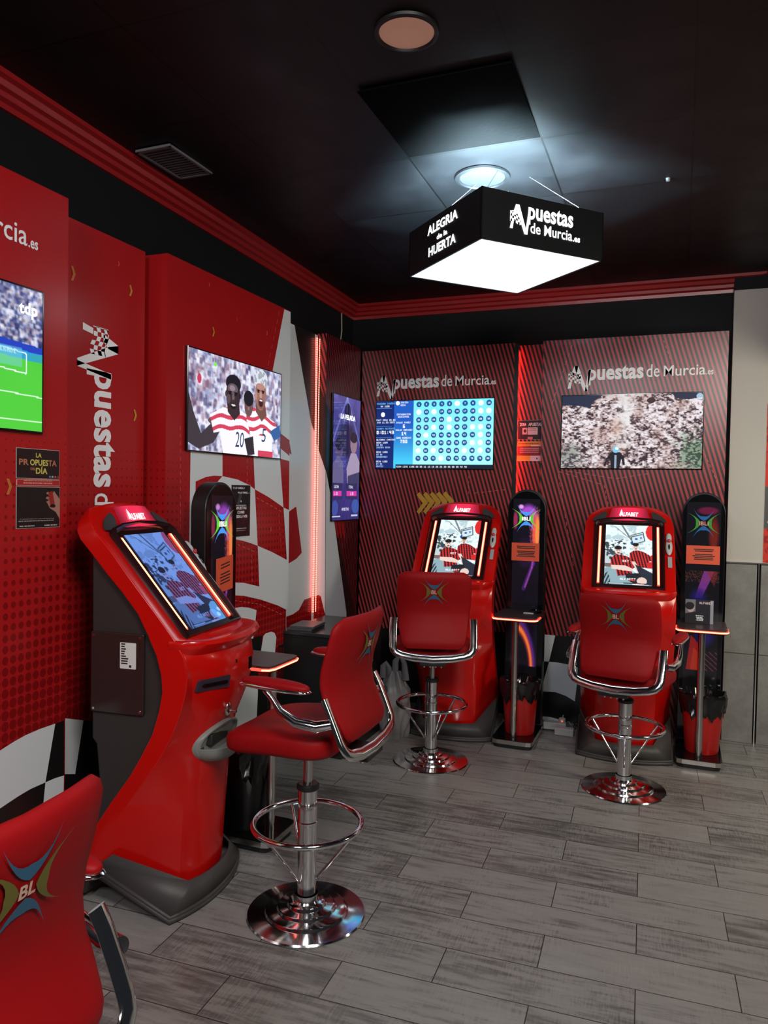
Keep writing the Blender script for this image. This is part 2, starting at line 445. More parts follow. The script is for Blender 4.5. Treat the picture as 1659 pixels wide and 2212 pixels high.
def dots_mat(name, base, dot, a0, a1, au, z0, z1, rmax):
    """film printed with a dot raster that grows downwards; au = axis index along the panel"""
    m, nt, b = new_mat(name); g = NG(nt); co, xyz = g.obj(); P = 0.0315
    fu = g.m('SUBTRACT', g.m('FRACT', g.m('DIVIDE', g.m('ADD', xyz[0], xyz[1]), P)), .5); fv = g.m('SUBTRACT', g.m('FRACT', g.m('DIVIDE', xyz[2], P * 1.15)), .5)
    d = g.m('SQRT', g.m('ADD', g.m('MULTIPLY', fu, fu), g.m('MULTIPLY', fv, fv)))
    mr = g.n('ShaderNodeMapRange'); nt.links.new(xyz[2], mr.inputs[0])
    mr.inputs[1].default_value = z0; mr.inputs[2].default_value = z1; mr.inputs[3].default_value = rmax; mr.inputs[4].default_value = 0.0
    f = g.m('LESS_THAN', d, mr.outputs[0])
    nt.links.new(g.mix(f, base, dot), b.inputs['Base Color'])
    b.inputs['Roughness'].default_value = 0.27; b.inputs['Specular IOR Level'].default_value = .25
    return m
M['film_dots'] = dots_mat('red_film_dots', (0.40, 0.010, 0.012, 1), (0.22, 0.005, 0.006, 1), 0, 0, 1, 0.75, 1.85, 0.46)
def stripe_mat(name, au, per, slope, base, dark, duty=.5):
    m, nt, b = new_mat(name); g = NG(nt); co, xyz = g.obj()
    t = g.m('FRACT', g.m('DIVIDE', g.m('ADD', xyz[au], g.m('MULTIPLY', xyz[2], slope)), per))
    nt.links.new(g.mix(g.m('LESS_THAN', t, duty), dark, base), b.inputs['Base Color'])
    b.inputs['Roughness'].default_value = 0.27
    return m
M['stripes'] = stripe_mat('striped_film', 0, 0.0278, 0.30, (0.012, 0.004, 0.005, 1), (0.42, 0.045, 0.048, 1), .5)
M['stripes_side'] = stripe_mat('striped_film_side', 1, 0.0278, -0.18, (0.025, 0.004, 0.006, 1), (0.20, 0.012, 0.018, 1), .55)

# ------------------------------------------------------------------ room shell
def ceil_z(y): return 2.865 + 0.025 * (5.06 - y)
mb = MB(); mb.face([(-3.2, -2.4, 0), (3.2, -2.4, 0), (3.2, 6.6, 0), (-3.2, 6.6, 0)])
fl = mb.build('floor', M['floor']); tag(fl, kind='structure')
fl.data.transform(Matrix.Translation((0.685, -2.552, 0)))                    # joint grid origin
fl.data.transform(Matrix.Rotation(math.radians(-2.3), 4, 'Z'))
fl.rotation_euler.z = math.radians(2.3)
fl.location = (-0.685, 2.552 , 0)
mb = MB(); mb.face([(-2.6, -2.2, ceil_z(-2.2)), (-2.6, 5.7, ceil_z(5.7)), (2.6, 5.7, ceil_z(5.7)), (2.6, -2.2, ceil_z(-2.2))])
tag(mb.build('ceiling', M['ceiling']), kind='structure')
mb = MB(); mb.slab((-2.40, -2.2, 0), (-2.30, 5.3, 3.1)); tag(mb.build('wall_left', M['wall_black']), kind='structure')
mb = MB(); mb.slab((-2.40, 5.17, 0), (0.275, 5.27, 3.0)); tag(mb.build('wall_back', M['wall_black']), kind='structure')
mb = MB(); mb.slab((0.275, 5.10, 1.10), (1.6, 5.27, 2.766), 0); mb.slab((0.275, 5.08, 0), (0.445, 5.27, 1.10), 1); mb.slab((0.468, 5.08, 0), (1.6, 5.27, 1.10), 1)
mb.slab((0.275, 5.095, 2.766), (1.6, 5.27, 3.0), 2); mb.slab((0.445, 5.13, 0), (0.468, 5.27, 1.10), 2)
tag(mb.build('wall_right', [M['plaster'], M['tile'], M['wall_black']]), kind='structure')
mb = MB(); mb.slab((0.66, 3.0, 2.25), (1.7, 5.09, 2.86)); tag(mb.build('light_blocker', M['wall_black']), kind='structure')  # out-of-view header box, added to cut off doorway_light above it
mb = MB(); mb.slab((0.452, 5.075, 0), (0.458, 5.14, 1.105)); mb.slab((0.275, 5.072, 1.10), (1.6, 5.10, 1.108))
tag(mb.build('trim_3', M['steel']), kind='structure')

# crown moulding: stepped profile (out from wall, down from top)
PR = [(0, 0), (0.085, 0), (0.085, -0.018), (0.066, -0.026), (0.058, -0.045), (0.040, -0.052), (0.036, -0.070), (0.016, -0.078), (0.014, -0.098), (0, -0.098)]
def moulding(name, path, nrm):         # path of wall points at the top edge with mitred offset directions
    mb = MB(); mb.loft([[(p[0] + n[0] * u, p[1] + n[1] * u, p[2] + v) for u, v in PR] for p, n in zip(path, nrm)])
    return tag(mb.build(name, M['mould'], smooth=25), kind='structure')
moulding('trim_1', [(-2.30, -1.5, ceil_z(-1.5)), (-2.30, 5.17, ceil_z(5.12))], [(1, 0), (1, -1)])
moulding('trim_2', [(-2.30, 5.17, 2.865), (0.42, 5.17, 2.865), (0.50, 5.17, 2.87), (0.62, 4.2, 2.89)], [(1, -1), (0, -1), (-.6, -1), (-1, 0)])

# ------------------------------------------------------------------ printed wall panels
class Panel:
    """box panel whose front face lies on x = X or y = Y; artwork is traced on that plane"""
    def __init__(s, axis, at): s.ax, s.at = axis, at; s.mb = MB(); s.layer = 0
    def pt(s, x, y): return onX(x, y, s.at) if s.ax == 'X' else onY(x, y, s.at)
    def uv(s, x, y): p = s.pt(x, y); return (p.y if s.ax == 'X' else p.x, p.z)
    def fn(s, u, v, d=0.0): return (s.at + d, u, v) if s.ax == 'X' else (u, s.at - d, v)
    def px(s, pts, k, d=None):
        if d is None: s.layer += 1; d = 0.0006 + 0.0002 * s.layer
        s.mb.face([s.fn(*s.uv(*p), d) for p in pts], k)
    def mm(s, pts, k, d=None):
        if d is None: s.layer += 1; d = 0.0006 + 0.0002 * s.layer
        s.mb.face([s.fn(u, v, d) for u, v in pts], k)
def chevron(P, cu, cv, h, k, wd=None, ring=True):
    w_ = wd or h * .35
    pts = [(-w_ / 2, h / 2), (w_ * .1, h / 2), (w_ * .75, 0), (w_ * .1, -h / 2), (-w_ / 2, -h / 2), (w_ * .1, 0)]
    P.mm([(cu + a, cv + b_) for a, b_ in pts], k)
def dashes(P, a, b_, k, n=8, t=0.003):
    (u0, v0), (u1, v1) = a, b_; L = math.hypot(u1 - u0, v1 - v0); dx, dy = (u1 - u0) / L, (v1 - v0) / L
    for i in range(n):
        s0, s1 = L * i / n, L * (i + .55) / n
        P.mm([(u0 + dx * s0 - dy * t / 2, v0 + dy * s0 + dx * t / 2), (u0 + dx * s1 - dy * t / 2, v0 + dy * s1 + dx * t / 2), (u0 + dx * s1 + dy * t / 2, v0 + dy * s1 - dx * t / 2), (u0 + dx * s0 + dy * t / 2, v0 + dy * s0 - dx * t / 2)], k, 0.0011)

def flag_logo(mb, fn, W, two_line=False, k=None, d=0.0):
    """the wordmark: racing A with chequered flag, then the lettering; W = full width, origin = left end of baseline"""
    S = W if not two_line else W / 0.62
    q = lambda pts: mb.face([fn(u * S, v * S, d) for u, v in pts], k)
    q([(.047, .108), (.075, .108), (.066, .060), (.046, .036), (.020, .036)]); q([(.030, -.012), (.010, -.012), (0, -.059), (.023, -.059)])
    q([(.075, .108), (.047, .108), (.058, .062), (.120, -.083), (.145, -.083)])
    q([(.145, -.083), (.126, -.083), (.146, .050), (.150, .076), (.168, .076)])
    for i in range(6):
        for j in range(4):
            if (i + j) % 2 == 0 or i == 0 or j in (0,):
                if (i + j) % 2 and not (i == 0 and j in (0, 3)) and j != 0: continue
                x0, x1 = .002 + i * .0155, .002 + (i + 1) * .0155
                wv = lambda x: .010 * math.sin(x * 62) + .052
                y0, y1 = j * .0175, (j + 1) * .0175
                if (i + j) % 2: y0, y1 = 0, .004
                q([(x0, wv(x0) - y0), (x1, wv(x1) - y0), (x1, wv(x1) - y1), (x0, wv(x0) - y1)])
    q([(.001, .058), (.004, .058), (.004, -.012), (.001, -.012)])
    if not two_line:
        text(mb, 'puestas', fn, .146 * S, 0, width=.390 * S, height=.112 * S, bold=.034, d=d, k=k)
        text(mb, 'de', fn, .556 * S, .001 * S, width=.088 * S, height=.095 * S, bold=.006, d=d, k=k)
        text(mb, 'Murcia', fn, .672 * S, .001 * S, width=.275 * S, height=.080 * S, bold=.008, d=d, k=k)
        text(mb, '.es', fn, .952 * S, 0, width=.046 * S, height=.044 * S, bold=.02, d=d, k=k)
    else:
        text(mb, 'puestas', fn, .150 * S, .030 * S, width=.385 * S, height=.117 * S, bold=.026, d=d, k=k)
        text(mb, 'de Murcia', fn, .17 * S, -.065 * S, width=.36 * S, height=.075 * S, bold=.012, d=d, k=k)
        text(mb, '.es', fn, .535 * S, -.065 * S, width=.065 * S, height=.045 * S, bold=.03, d=d, k=k)

films = [M['film_dots'], M['white_film'], M['black_film'], M['red_film'], M['yellow_film'], M['orange_film'], M['dark_red_film'], M['dash']]
DOT, WHI, BLK, PLN, YEL, ORA, DRK, DSH = range(8)
XB = -2.30

# panel 1 (nearest, carries the football screen)
P1 = Panel('X', -2.04)
P1.mb.slab((XB, 0.6, 0.0), (-2.04, 2.096, 2.515), DOT)
P1.px([(-60, 1655), (0, 1621), (55, 1588), (119, 1563), (138.4, 1556), (138, 1700), (134, 1900), (-60, 1990)], BLK)
P1.px([(-60, 1655), (0, 1621), (28, 1603), (55, 1588), (85, 1575), (119, 1563), (97.6, 1690), (66, 1704), (39, 1720), (0, 1746), (-60, 1792)], WHI)
P1.px([(97.6, 1690), (118, 1681), (137.6, 1675), (135, 1800), (84, 1830)], WHI)
for (x, y, h) in ((18, 1051, .052), (154, 592, .05)):
    u, v = P1.uv(min(x, 140), y)
    if x < 140: chevron(P1, u, v, h, ORA)
p1 = P1.mb.build('wall_panel', films)
tag(p1, 'red printed wall panel at the left edge, behind the football screen, with chequered foot', 'wall panel', 'printed wall panels')
lm = MB(); uE, vE = P1.uv(82, 549); LW = 0.875
flag_logo(lm, lambda u, v, d=0: P1.fn(uE - LW + u, vE + 0.012 + v, 0.002 + d), LW)
lm.build('lettering', M['letter'], p1)

# panel 2 (vertical lettering)
P2 = Panel('X', -2.17)
P2.mb.slab((XB, 2.085, 0.0), (-2.17, 2.668, 2.512), DOT)
P2.px([(136, 1551), (180, 1556), (262, 1560), (262, 2050), (100, 2050)], BLK)
P2.px([(136, 1551), (180, 1556), (162, 1672), (136, 1672)], WHI)
for i in range(8):
    P2.px([(142 + 7.5 * i, 1543 - 3.6 * i), (146 + 7.5 * i, 1541 - 3.6 * i), (143 + 7.7 * i, 1551.5 + .5 * i), (139 + 7.7 * i, 1551.2 + .5 * i)], DRK)
for (x, y, h, k) in ((281, 628, .045, YEL), (156, 591, .055, ORA), (290, 897, .048, YEL), (255, 570, .02, DSH)):
    u, v = P2.uv(x, y); chevron(P2, u, v, h, k)
p2 = P2.mb.build('wall_panel', films)
tag(p2, 'red printed wall panel with white lettering running down it, between the two left screens', 'wall panel', 'printed wall panels')
lm = MB(); u0, v0 = P2.uv(203, 703); LV = 1.19
ub, _ = P2.uv(205, 900)
flag_logo(lm, lambda u, v, d=0: P2.fn(ub + 0.0 + v * 1.0, v0 - u, 0.002 + d), LV)
lm.build('lettering', M['letter'], p2)

# panel 3 (players' screen, chequered artwork)
P3 = Panel('X', -2.095)
P3.mb.slab((XB, 2.722, 0.0), (-2.095, 3.827, 2.516), DOT)
R3 = lambda y: 627.5 - (y - 672) * 0.0085
P3.px([(614, 668), (R3(672), 674), (R3(1000), 996), (602, 992), (589, 799)], WHI)
P3.px([(603, 934), (R3(950), 951), (R3(985), 985), (603, 966)], PLN)
P3.px([(603, 990), (R3(1000), 996), (R3(1102), 1102), (611.6, 1096)], DOT)
P3.px([(411, 975), (480, 982), (480, 1028.5), (462, 1027.5), (445, 1030), (422, 1040), (421, 1200), (420, 1420), (404, 1420), (408, 1190)], WHI)
P3.px([(480, 1028.5), (513, 1036), (538, 1048), (550, 1057), (553, 1118), (556, 1179), (540, 1173), (524, 1168), (497, 1163), (470, 1165), (470, 1040)], WHI)
P3.px([(547, 986), (604, 990), (611.6, 1096), (580, 1074), (550, 1057)], WHI)
P3.px([(556, 1179), (588, 1193), (619, 1209.5), (623, 1102), (611.6, 1096), (R3(1102), 1102), (R3(1320), 1319), (600, 1308), (562, 1295), (526, 1287), (497, 1285.5), (470, 1287), (470, 1260), (497, 1258), (526, 1259), (559.5, 1267)], WHI)
P3.px([(611.6, 1096), (R3(1102), 1102), (R3(1215), 1212), (619, 1209.5)], WHI)
P3.px([(470, 1322), (497, 1314.6), (521, 1311), (538, 1313), (553.5, 1318), (551, 1340), (546, 1379), (470, 1400)], WHI)
P3.px([(470, 1402), (546, 1379), (556, 1374), (566, 1374), (556, 1465), (600, 1465), (600, 1395), (R3(1390), 1388), (R3(1700), 1700), (470, 1720)], BLK)
P3.px([(562, 1411), (568, 1374), (573, 1368), (585, 1364.5), (592, 1367), (596, 1376), (593, 1412)], WHI)
P3.px([(528, 1465), (556, 1462), (556, 1500), (553.5, 1552), (551, 1604), (500, 1620), (507, 1540)], WHI)
P3.px([(551, 1600), (576, 1600), (576, 1631), (552, 1626)], WHI)
P3.px([(600, 1590), (611, 1590), (611, 1627), (600, 1631)], WHI)
for i in range(7):
    P3.px([(597 + 3.2 * i, 1398), (598.6 + 3.2 * i, 1397.5), (597.6 + 3.2 * i, 1500), (596 + 3.2 * i, 1500)], DRK)
for (x, y, h, k) in ((459, 717, .045, YEL), (575, 720, .022, YEL), (450, 615, .018, DSH), (510, 690, .015, DSH), (583, 1143, .022, ORA)):
    u, v = P3.uv(x, y); chevron(P3, u, v, h, k)
dashes(P3, P3.uv(603, 672), P3.uv(577, 798), DSH, 7)
dashes(P3, P3.uv(554, 1075), P3.uv(611, 1107), DSH, 6)
dashes(P3, P3.uv(502, 1172), P3.uv(554, 1193), DSH, 5)
dashes(P3, P3.uv(498, 1296), P3.uv(560, 1305), DSH, 7); dashes(P3, P3.uv(560, 1305), P3.uv(612, 1329), DSH, 6)
dashes(P3, P3.uv(534, 992), P3.uv(534, 1048), DSH, 4)
dashes(P3, P3.uv(389, 920), P3.uv(390, 1150), DSH, 14)
dashes(P3, P3.uv(602, 1110), P3.uv(607, 1190), DSH, 6)
dashes(P3, P3.uv(542, 1185), P3.uv(545, 1262), DSH, 6)
p3 = P3.mb.build('wall_panel', films)
tag(p3, 'red and white chequered wall panel behind the screen showing two players', 'wall panel', 'printed wall panels')

# recess panel beside the vertical led strip
P4 = Panel('X', -2.24)
P4.mb.slab((XB, 3.80, 0.0), (-2.24, 4.47, 2.515), WHI)
P4.px([(636, 702), (668, 716), (680, 720), (680, 935), (672, 912), (655, 815)], BLK)
P4.px([(624, 1105), (639.5, 1094), (651.6, 1194), (640, 1207), (622, 1218)], PLN)
P4.px([(624, 951), (629.7, 982), (624, 978)], PLN)
P4.px([(618, 1332), (632, 1327), (645, 1318), (657, 1295.5), (668, 1292), (672, 1290), (672, 1480), (618, 1480)], DOT)
tag(P4.mb.build('wall_panel', films), 'narrow set-back white wall panel beside the red light strip', 'wall panel', 'printed wall panels')

# corner box: front face and side face with the portrait screen
P5 = Panel('Y', 4.48)
P5.mb.slab((-2.298, 4.48, 0.0), (-2.18, 5.05, 2.528), 8)
P5.px([(672, 780), (675.6, 792), (705.5, 872), (703.5, 1017), (673, 926), (671, 900)], BLK)
P5.px([(671, 920), (673, 926), (703.5, 1017), (701, 1480), (665, 1480)], WHI)
P5.px([(668, 1291), (678, 1289), (688, 1285), (693, 1288), (702, 1326), (702, 1360), (668, 1360)], DOT)
P5b = Panel('X', -2.18)
P5b.mb = P5.mb; P5b.layer = 3
P5b.px([(705.5, 872), (716, 900), (722, 1125), (729, 1160), (765, 1314), (772, 1440), (748, 1440), (748, 1325), (715, 1077), (703.5, 1017)], BLK)
P5b.px([(704, 1017), (715, 1077), (748, 1325), (746, 1500), (701, 1500)], WHI)
for i in range(3):
    P5b.px([(722 + 7 * i, 1125 + i), (728 + 7 * i, 1125 + i), (731 + 7 * i, 1158 + i), (729 + 7 * i, 1163 + i), (725 + 7 * i, 1150 + i)], PLN)
p5 = P5.mb.build('wall_panel', films + [M['stripes_side'], M['stripes']])
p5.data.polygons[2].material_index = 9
tag(p5, 'finely striped dark red corner wall panel holding the portrait screen', 'wall panel', 'printed wall panels')

# back wall: left striped panel
P6 = Panel('Y', 5.06)
P6.mb.slab((-2.172, 5.06, 0.0), (-1.06, 5.17, 2.512), 8)
P6.mm([(-2.172, 0), (-1.06, 0), (-1.06, .56), (-1.5, .545), (-2.172, .50)], BLK)
for i in range(5):
    cx_, cy_ = 921 + 14.2 * i, 1086 - .4 * i
    P6.px([(cx_ - 21, cy_ - 17), (cx_ - 15, cy_ - 23), (cx_ + 3, cy_ - 3), (cx_ + 2, cy_ + 2), (cx_ - 16, cy_ + 25), (cx_ - 21, cy_ + 19), (cx_ - 8, cy_ + 1)], YEL)
dashes(P6, (-1.36, 1.62), (-1.36, 1.44), DSH, 5); dashes(P6, (-1.32, 1.50), (-1.08, 1.53), DSH, 5)
p6 = P6.mb.build('wall_panel', films + [M['stripes']])
tag(p6, 'red and black striped back wall panel behind the number screen', 'wall panel', 'printed wall panels')
lm = MB(); flag_logo(lm, lambda u, v, d=0: P6.fn(-2.056 + u, 2.235 + v + u * .008, 0.002 + d), .873); lm.build('lettering', M['letter'], p6)

# recess strip with the notices
P7 = Panel('Y', 5.155)
P7.mb.slab((-1.055, 5.155, 0.0), (-0.875, 5.17, 2.512), 8)
tag(P7.mb.build('wall_panel', films + [M['stripes']]), 'narrow striped wall panel set back between the two striped panels', 'wall panel', 'printed wall panels')

P8 = Panel('Y', 5.05)
P8.mb.slab((-0.868, 5.05, 0.0), (0.250, 5.17, 2.513), 8)
P8.px([(1168, 1371), (1180, 1371), (1215, 1374), (1275, 1376), (1275, 1700), (1150, 1700)], BLK)
P8.px([(1168, 1370), (1199.5, 1372.5), (1193, 1400), (1186, 1429), (1168, 1428)], WHI)
P8.px([(1186, 1429.5), (1205, 1431), (1230, 1436), (1248, 1442), (1246, 1480), (1241.7, 1515), (1222, 1503), (1200, 1495), (1170, 1493), (1176, 1465)], WHI)
P8.px([(1172, 1547), (1190, 1549), (1215, 1556), (1236, 1567), (1215, 1566), (1172, 1557)], WHI)
dashes(P8, P8.uv(1433, 735), P8.uv(1475, 850), DSH, 10); dashes(P8, P8.uv(1236, 745), P8.uv(1190, 880), DSH, 8)
dashes(P8, P8.uv(1205, 1018), P8.uv(1305, 1048), DSH, 6); dashes(P8, P8.uv(1305, 1048), P8.uv(1315, 1095), DSH, 4)
dashes(P8, P8.uv(1228, 1018), P8.uv(1330, 1034), DSH, 6); dashes(P8, P8.uv(1330, 1034), P8.uv(1408, 1022), DSH, 5)
dashes(P8, P8.uv(1517, 968), P8.uv(1558, 1062), DSH, 8); dashes(P8, P8.uv(1206, 1025), P8.uv(1240, 1230), DSH, 12)
p8 = P8.mb.build('wall_panel', films + [M['stripes']])
tag(p8, 'red and black striped back wall panel behind the rocky hillside screen', 'wall panel', 'printed wall panels')
lm = MB(); flag_logo(lm, lambda u, v, d=0: P8.fn(-0.705 + u, 2.245 + v + u * .01, 0.002 + d), .875); lm.build('lettering', M['letter'], p8)

# ------------------------------------------------------------------ screens
def tv(fn, W, H, pic, label, bez=0.006, th=0.016, group='wall screens', m_='screen'):
    """fn: u right, v up, d towards the room; origin = screen centre on the wall"""
    o = fn(0, 0, 0); root = empty('wall_screen', o); inv = Vector(o)
    f2 = lambda u, v, d=0: Vector(fn(u, v, d)) - inv
    mb = MB(); mb.loft([[f2(a * W / 2 * q + a * bez * r, b_ * H / 2 * q + b_ * bez * r, d) for a, b_ in ((-1, -1), (1, -1), (1, 1), (-1, 1))] for q, r, d in ((1, .3, -.004), (1, 1, .006), (1, 1, th - .002), (1, .7, th), (1, 0.0, th), (1, 0, th - .002))])
    mb.build('bezel', M['gloss_black'], root)
    pic.mesh('display', f2, W, H, M[m_], root, th - .0015)
    tag(root, label, 'screen', group)
    return root, f2

def blur(p, y0, y1, n=1):
    a = p.a
    for _ in range(n): a = (a + np.roll(a, 1, 0) + np.roll(a, -1, 0) + np.roll(a, 1, 1) + np.roll(a, -1, 1)) / 5
    i, j = int(y0 * p.h), int(y1 * p.h); p.a[i:j] = a[i:j]
def crowd(p, y0, y1, seed, cols, n=1500, r=(.006, .012), asp=1.6):
    rs = np.random.RandomState(seed)
    for _ in range(n):
        x, y = rs.rand(), y0 + (y1 - y0) * rs.rand(); c = cols[rs.randint(len(cols))]; q = r[0] + (r[1] - r[0]) * rs.rand()
        i0, i1 = int(max(0, (x - q) * p.w)), int(min(p.w, (x + q) * p.w) + 1); j0, j1 = int(max(0, (y - q * asp) * p.h)), int(min(p.h, (y + q * asp) * p.h) + 1)
        p.a[j0:j1, i0:i1] = p.a[j0:j1, i0:i1] * .35 + np.array(c) * .65

# 1 football match
p = Paint(260, 150, (60, 70, 120))
crowd(p, 0, .42, 3, [(210, 215, 235), (240, 240, 250), (90, 105, 170), (50, 55, 110), (150, 130, 150), (200, 190, 200), (35, 40, 80)], 2600, (.004, .008))
blur(p, 0, 1, 1); p.poly([(0, .30), (1, .40), (1, .47), (0, .38)], (30, 60, 180)); p.poly([(0, .36), (1, .45), (1, .52), (0, .44)], (40, 150, 215))
p.txt('POWERADE', 196, 66, (235, 245, 250))
p.poly([(0, .43), (1, .51), (1, 1.01), (0, 1.01)], (80, 200, 60))
p.put((p.Y > .45) * p.noise(5, 5, 2), (60, 180, 45), .4)
p.line([(.55, .40), (.55, .55), (.92, .60), (.92, .46), (.55, .40)], .0022, (240, 250, 250)); p.rect(.58, .43, .90, .56, (120, 200, 220), .5)
p.line([(.35, .52), (.78, .74), (1, .755)], .0022, (220, 250, 220)); p.line([(0, .935), (1, .93)], .0022, (220, 250, 220))
p.rect(.655, .49, .675, .60, (240, 210, 60))
c = P1.uv(88, 633); c2 = P1.uv(88, 936); Wd, Hd = .86, c[1] - c2[1] - .008
uc, vc = c[0] - .006 - Wd / 2, (c[1] + c2[1]) / 2
rt, f2 = tv(lambda u, v, d=0: P1.fn(uc + u, vc + v, d), Wd, Hd, p, 'screen showing a green football pitch, at the left edge of the picture')
mb = MB(); text(mb, 'tdp', f2, Wd / 2 - .10, Hd / 2 - .085, width=.075, bold=.03, d=.018); mb.build('channel_mark', M['white_glow'], rt)

# 2 two players celebrating
p = Paint(360, 200, (175, 178, 205))
crowd(p, 0, 1, 7, [(200, 200, 225), (230, 232, 245), (90, 85, 125), (60, 55, 90), (170, 140, 160), (140, 150, 190), (245, 245, 255), (225, 228, 245), (120, 90, 110)], 1700, (.007, .018), 2.2)
blur(p, 0, 1, 4); p.ell(.25, .10, .012, .022, (120, 230, 60)); p.ell(.10, .28, .02, .05, (190, 60, 90))
SK1, SK2, SKH = (52, 36, 40), (110, 72, 62), (150, 105, 95)
RS, WS = (205, 60, 85), (238, 236, 246)
p.poly([(0, .42), (.05, .62), (.12, .82), (.22, .70), (.30, .78), (.24, .90), (.10, .98), (.0, .92)], (60, 50, 58))      # raised arm
p.poly([(.18, .68), (.26, .56), (.31, .60), (.26, .78)], (90, 75, 80))
def shirt(pts, x0, x1, ph):
    mk = p.mask(pts); p.put(mk, WS)
    band = (np.sin((p.Y + .018 * np.sin(p.X * 26) - .25 * np.abs(p.X - (.46 if ph == 0 else .75)) + ph) * 56) > .35)
    p.put(mk & band & (p.Y < .78), RS)
shirt([(.20, .62), (.33, .52), (.47, .50), (.60, .56), (.62, .80), (.60, 1.02), (.34, 1.02), (.30, .78), (.24, .80)], 0, 1, 0)
shirt([(.58, .46), (.68, .46), (.80, .52), (.92, .58), (.97, .68), (.88, .72), (.90, 1.02), (.66, 1.02), (.62, .72), (.58, .60)], 0, 1, .04)
p.rect(.40, .80, .62, 1.0, WS); p.rect(.70, .76, .86, .92, WS); p.rect(.72, .93, .90, 1, RS)
p.poly([(.37, .46), (.50, .46), (.51, .56), (.45, .64), (.38, .56)], SK1); p.poly([(.685, .40), (.80, .40), (.82, .52), (.76, .60), (.69, .50)], SK2)
p.ell(.435, .365, .074, .185, SK1); p.ell(.437, .25, .080, .095, (24, 20, 32)); p.ell(.430, .305, .056, .055, (96, 80, 88)); p.ell(.425, .30, .030, .03, (140, 124, 134)); p.ell(.385, .42, .022, .05, (84, 66, 72)); p.ell(.36, .37, .010, .03, (70, 52, 56)); p.ell(.508, .37, .010, .03, (36, 26, 30))
p.rect(.385, .335, .420, .348, (18, 12, 18)); p.rect(.445, .335, .480, .348, (18, 12, 18)); p.ell(.402, .36, .014, .010, (14, 10, 14)); p.ell(.462, .36, .014, .010, (14, 10, 14)); p.ell(.435, .40, .014, .045, (104, 86, 92)); p.ell(.435, .432, .022, .014, (60, 44, 48)); p.ell(.438, .490, .030, .028, (24, 12, 18)); p.ell(.438, .478, .022, .010, (225, 222, 226))
p.ell(.605, .45, .048, .12, (104, 76, 76)); p.ell(.605, .37, .056, .085, (22, 18, 28)); p.rect(.575, .435, .596, .447, (20, 12, 16)); p.rect(.612, .435, .633, .447, (20, 12, 16)); p.ell(.605, .48, .010, .02, (140, 108, 104))
p.ell(.745, .29, .066, .185, SKH); p.ell(.752, .40, .045, .06, (132, 88, 80)); p.ell(.745, .13, .080, .105, (158, 164, 176)); p.put(((p.X - .745) ** 2 / .0068 + (p.Y - .12) ** 2 / .0115 < 1) & (p.noise(70, 9, 1) > .48), (210, 218, 226)); p.ell(.740, .205, .052, .035, (178, 130, 118))
p.rect(.700, .245, .732, .258, (28, 16, 20)); p.rect(.756, .245, .788, .258, (28, 16, 20)); p.ell(.716, .270, .012, .010, (18, 12, 16)); p.ell(.772, .270, .012, .010, (18, 12, 16)); p.ell(.745, .305, .014, .040, (186, 142, 128)); p.ell(.748, .388, .026, .048, (64, 16, 24)); p.ell(.748, .362, .018, .010, (232, 228, 228)); p.ell(.69, .32, .012, .05, (176, 130, 118))
p.poly([(.86, .70), (.99, .60), (1, .74), (.92, .80)], (50, 90, 150)); p.poly([(.56, .82), (.66, .78), (.68, .98), (.60, 1)], (48, 34, 42))
c, c2 = P3.uv(399, 745), P3.uv(601, 993); u1, u2 = c[0] + .004, c2[0]
Wd, Hd = u2 - u1 - .012, c[1] - c2[1] - .014; uc, vc = (u1 + u2) / 2, (c[1] + c2[1]) / 2
rt, f2 = tv(lambda u, v, d=0: P3.fn(uc + u, vc + v, d), Wd, Hd, p, 'screen showing two players in red and white hooped shirts')
inkb = mat('navy_digits', (0, 0, 0, 1), .3, emit=(0.01, 0.03, 0.12, 1), strength=1)
mb = MB(); text(mb, '20', f2, -.045 * Wd, -.42 * Hd, width=.080, height=.080, shear=.12, d=.018); mb.build('shirt_number', inkb, rt)
mb = MB(); text(mb, '5', f2, .255 * Wd, -.33 * Hd, height=.075, shear=.12, d=.018); mb.build('shirt_number', inkb, rt)

# 3 number draw
p = Paint(352, 200, (20, 60, 150))
p.rect(0, 0, .16, 1, (18, 40, 110)); p.rect(.16, 0, .33, 1, (30, 90, 190)); p.put((p.X < .33) & (p.X > .16), (60, 190, 235), 0)
mk = (p.X >= .16) & (p.X < .33); p.put(mk * np.clip((p.Y - .35) * 1.8, 0, 1), (70, 200, 240))
mk = (p.X >= .33) & (p.Y < .94); p.put(mk, (120, 230, 245)); p.put(mk * np.clip(p.Y * .8, 0, .7), (185, 250, 240))
p.rect(.18, .94, 1, 1, (20, 30, 50)); p.txt('KENO LIVE 1195 02 06 11 13 19 20 25 33 35 38 39 42 49', 66, 192, (220, 225, 235))
called = {6, 9, 11, 13, 19, 20, 25, 33, 35, 38, 39, 42, 49, 58, 59, 61, 63, 67, 69, 74}
for i in range(80):
    cxn, cyn = .375 + (i % 10) * .0648, .062 + (i // 10) * .1125
    if (i + 1) in called: p.ell(cxn, cyn, .022, .040, (235, 252, 252))
    else:
        p.ell(cxn, cyn, .022, .040, (18, 85, 150)); st = str(i + 1); p.txt(st, cxn * 352 - 2 * len(st) + 1, cyn * 200 - 2, (240, 250, 255))
p.txt('PROXIMO SORTEO', 2, 5, (110, 190, 240)); p.txt('NO 1195', 14, 13, (240, 245, 255)); p.rect(0, .105, .14, .112, (90, 150, 220)); p.ell(.06, .20, .018, .034, (250, 252, 255))
p.txt('FAST KENO 20.80', 1, 54, (225, 235, 250)); p.txt('DOM 11.09.2025', 3, 61, (200, 215, 240)); p.rect(0, .37, .14, .376, (90, 150, 220)); p.txt('TIEMPO RESTANTE', 1, 79, (110, 180, 235))
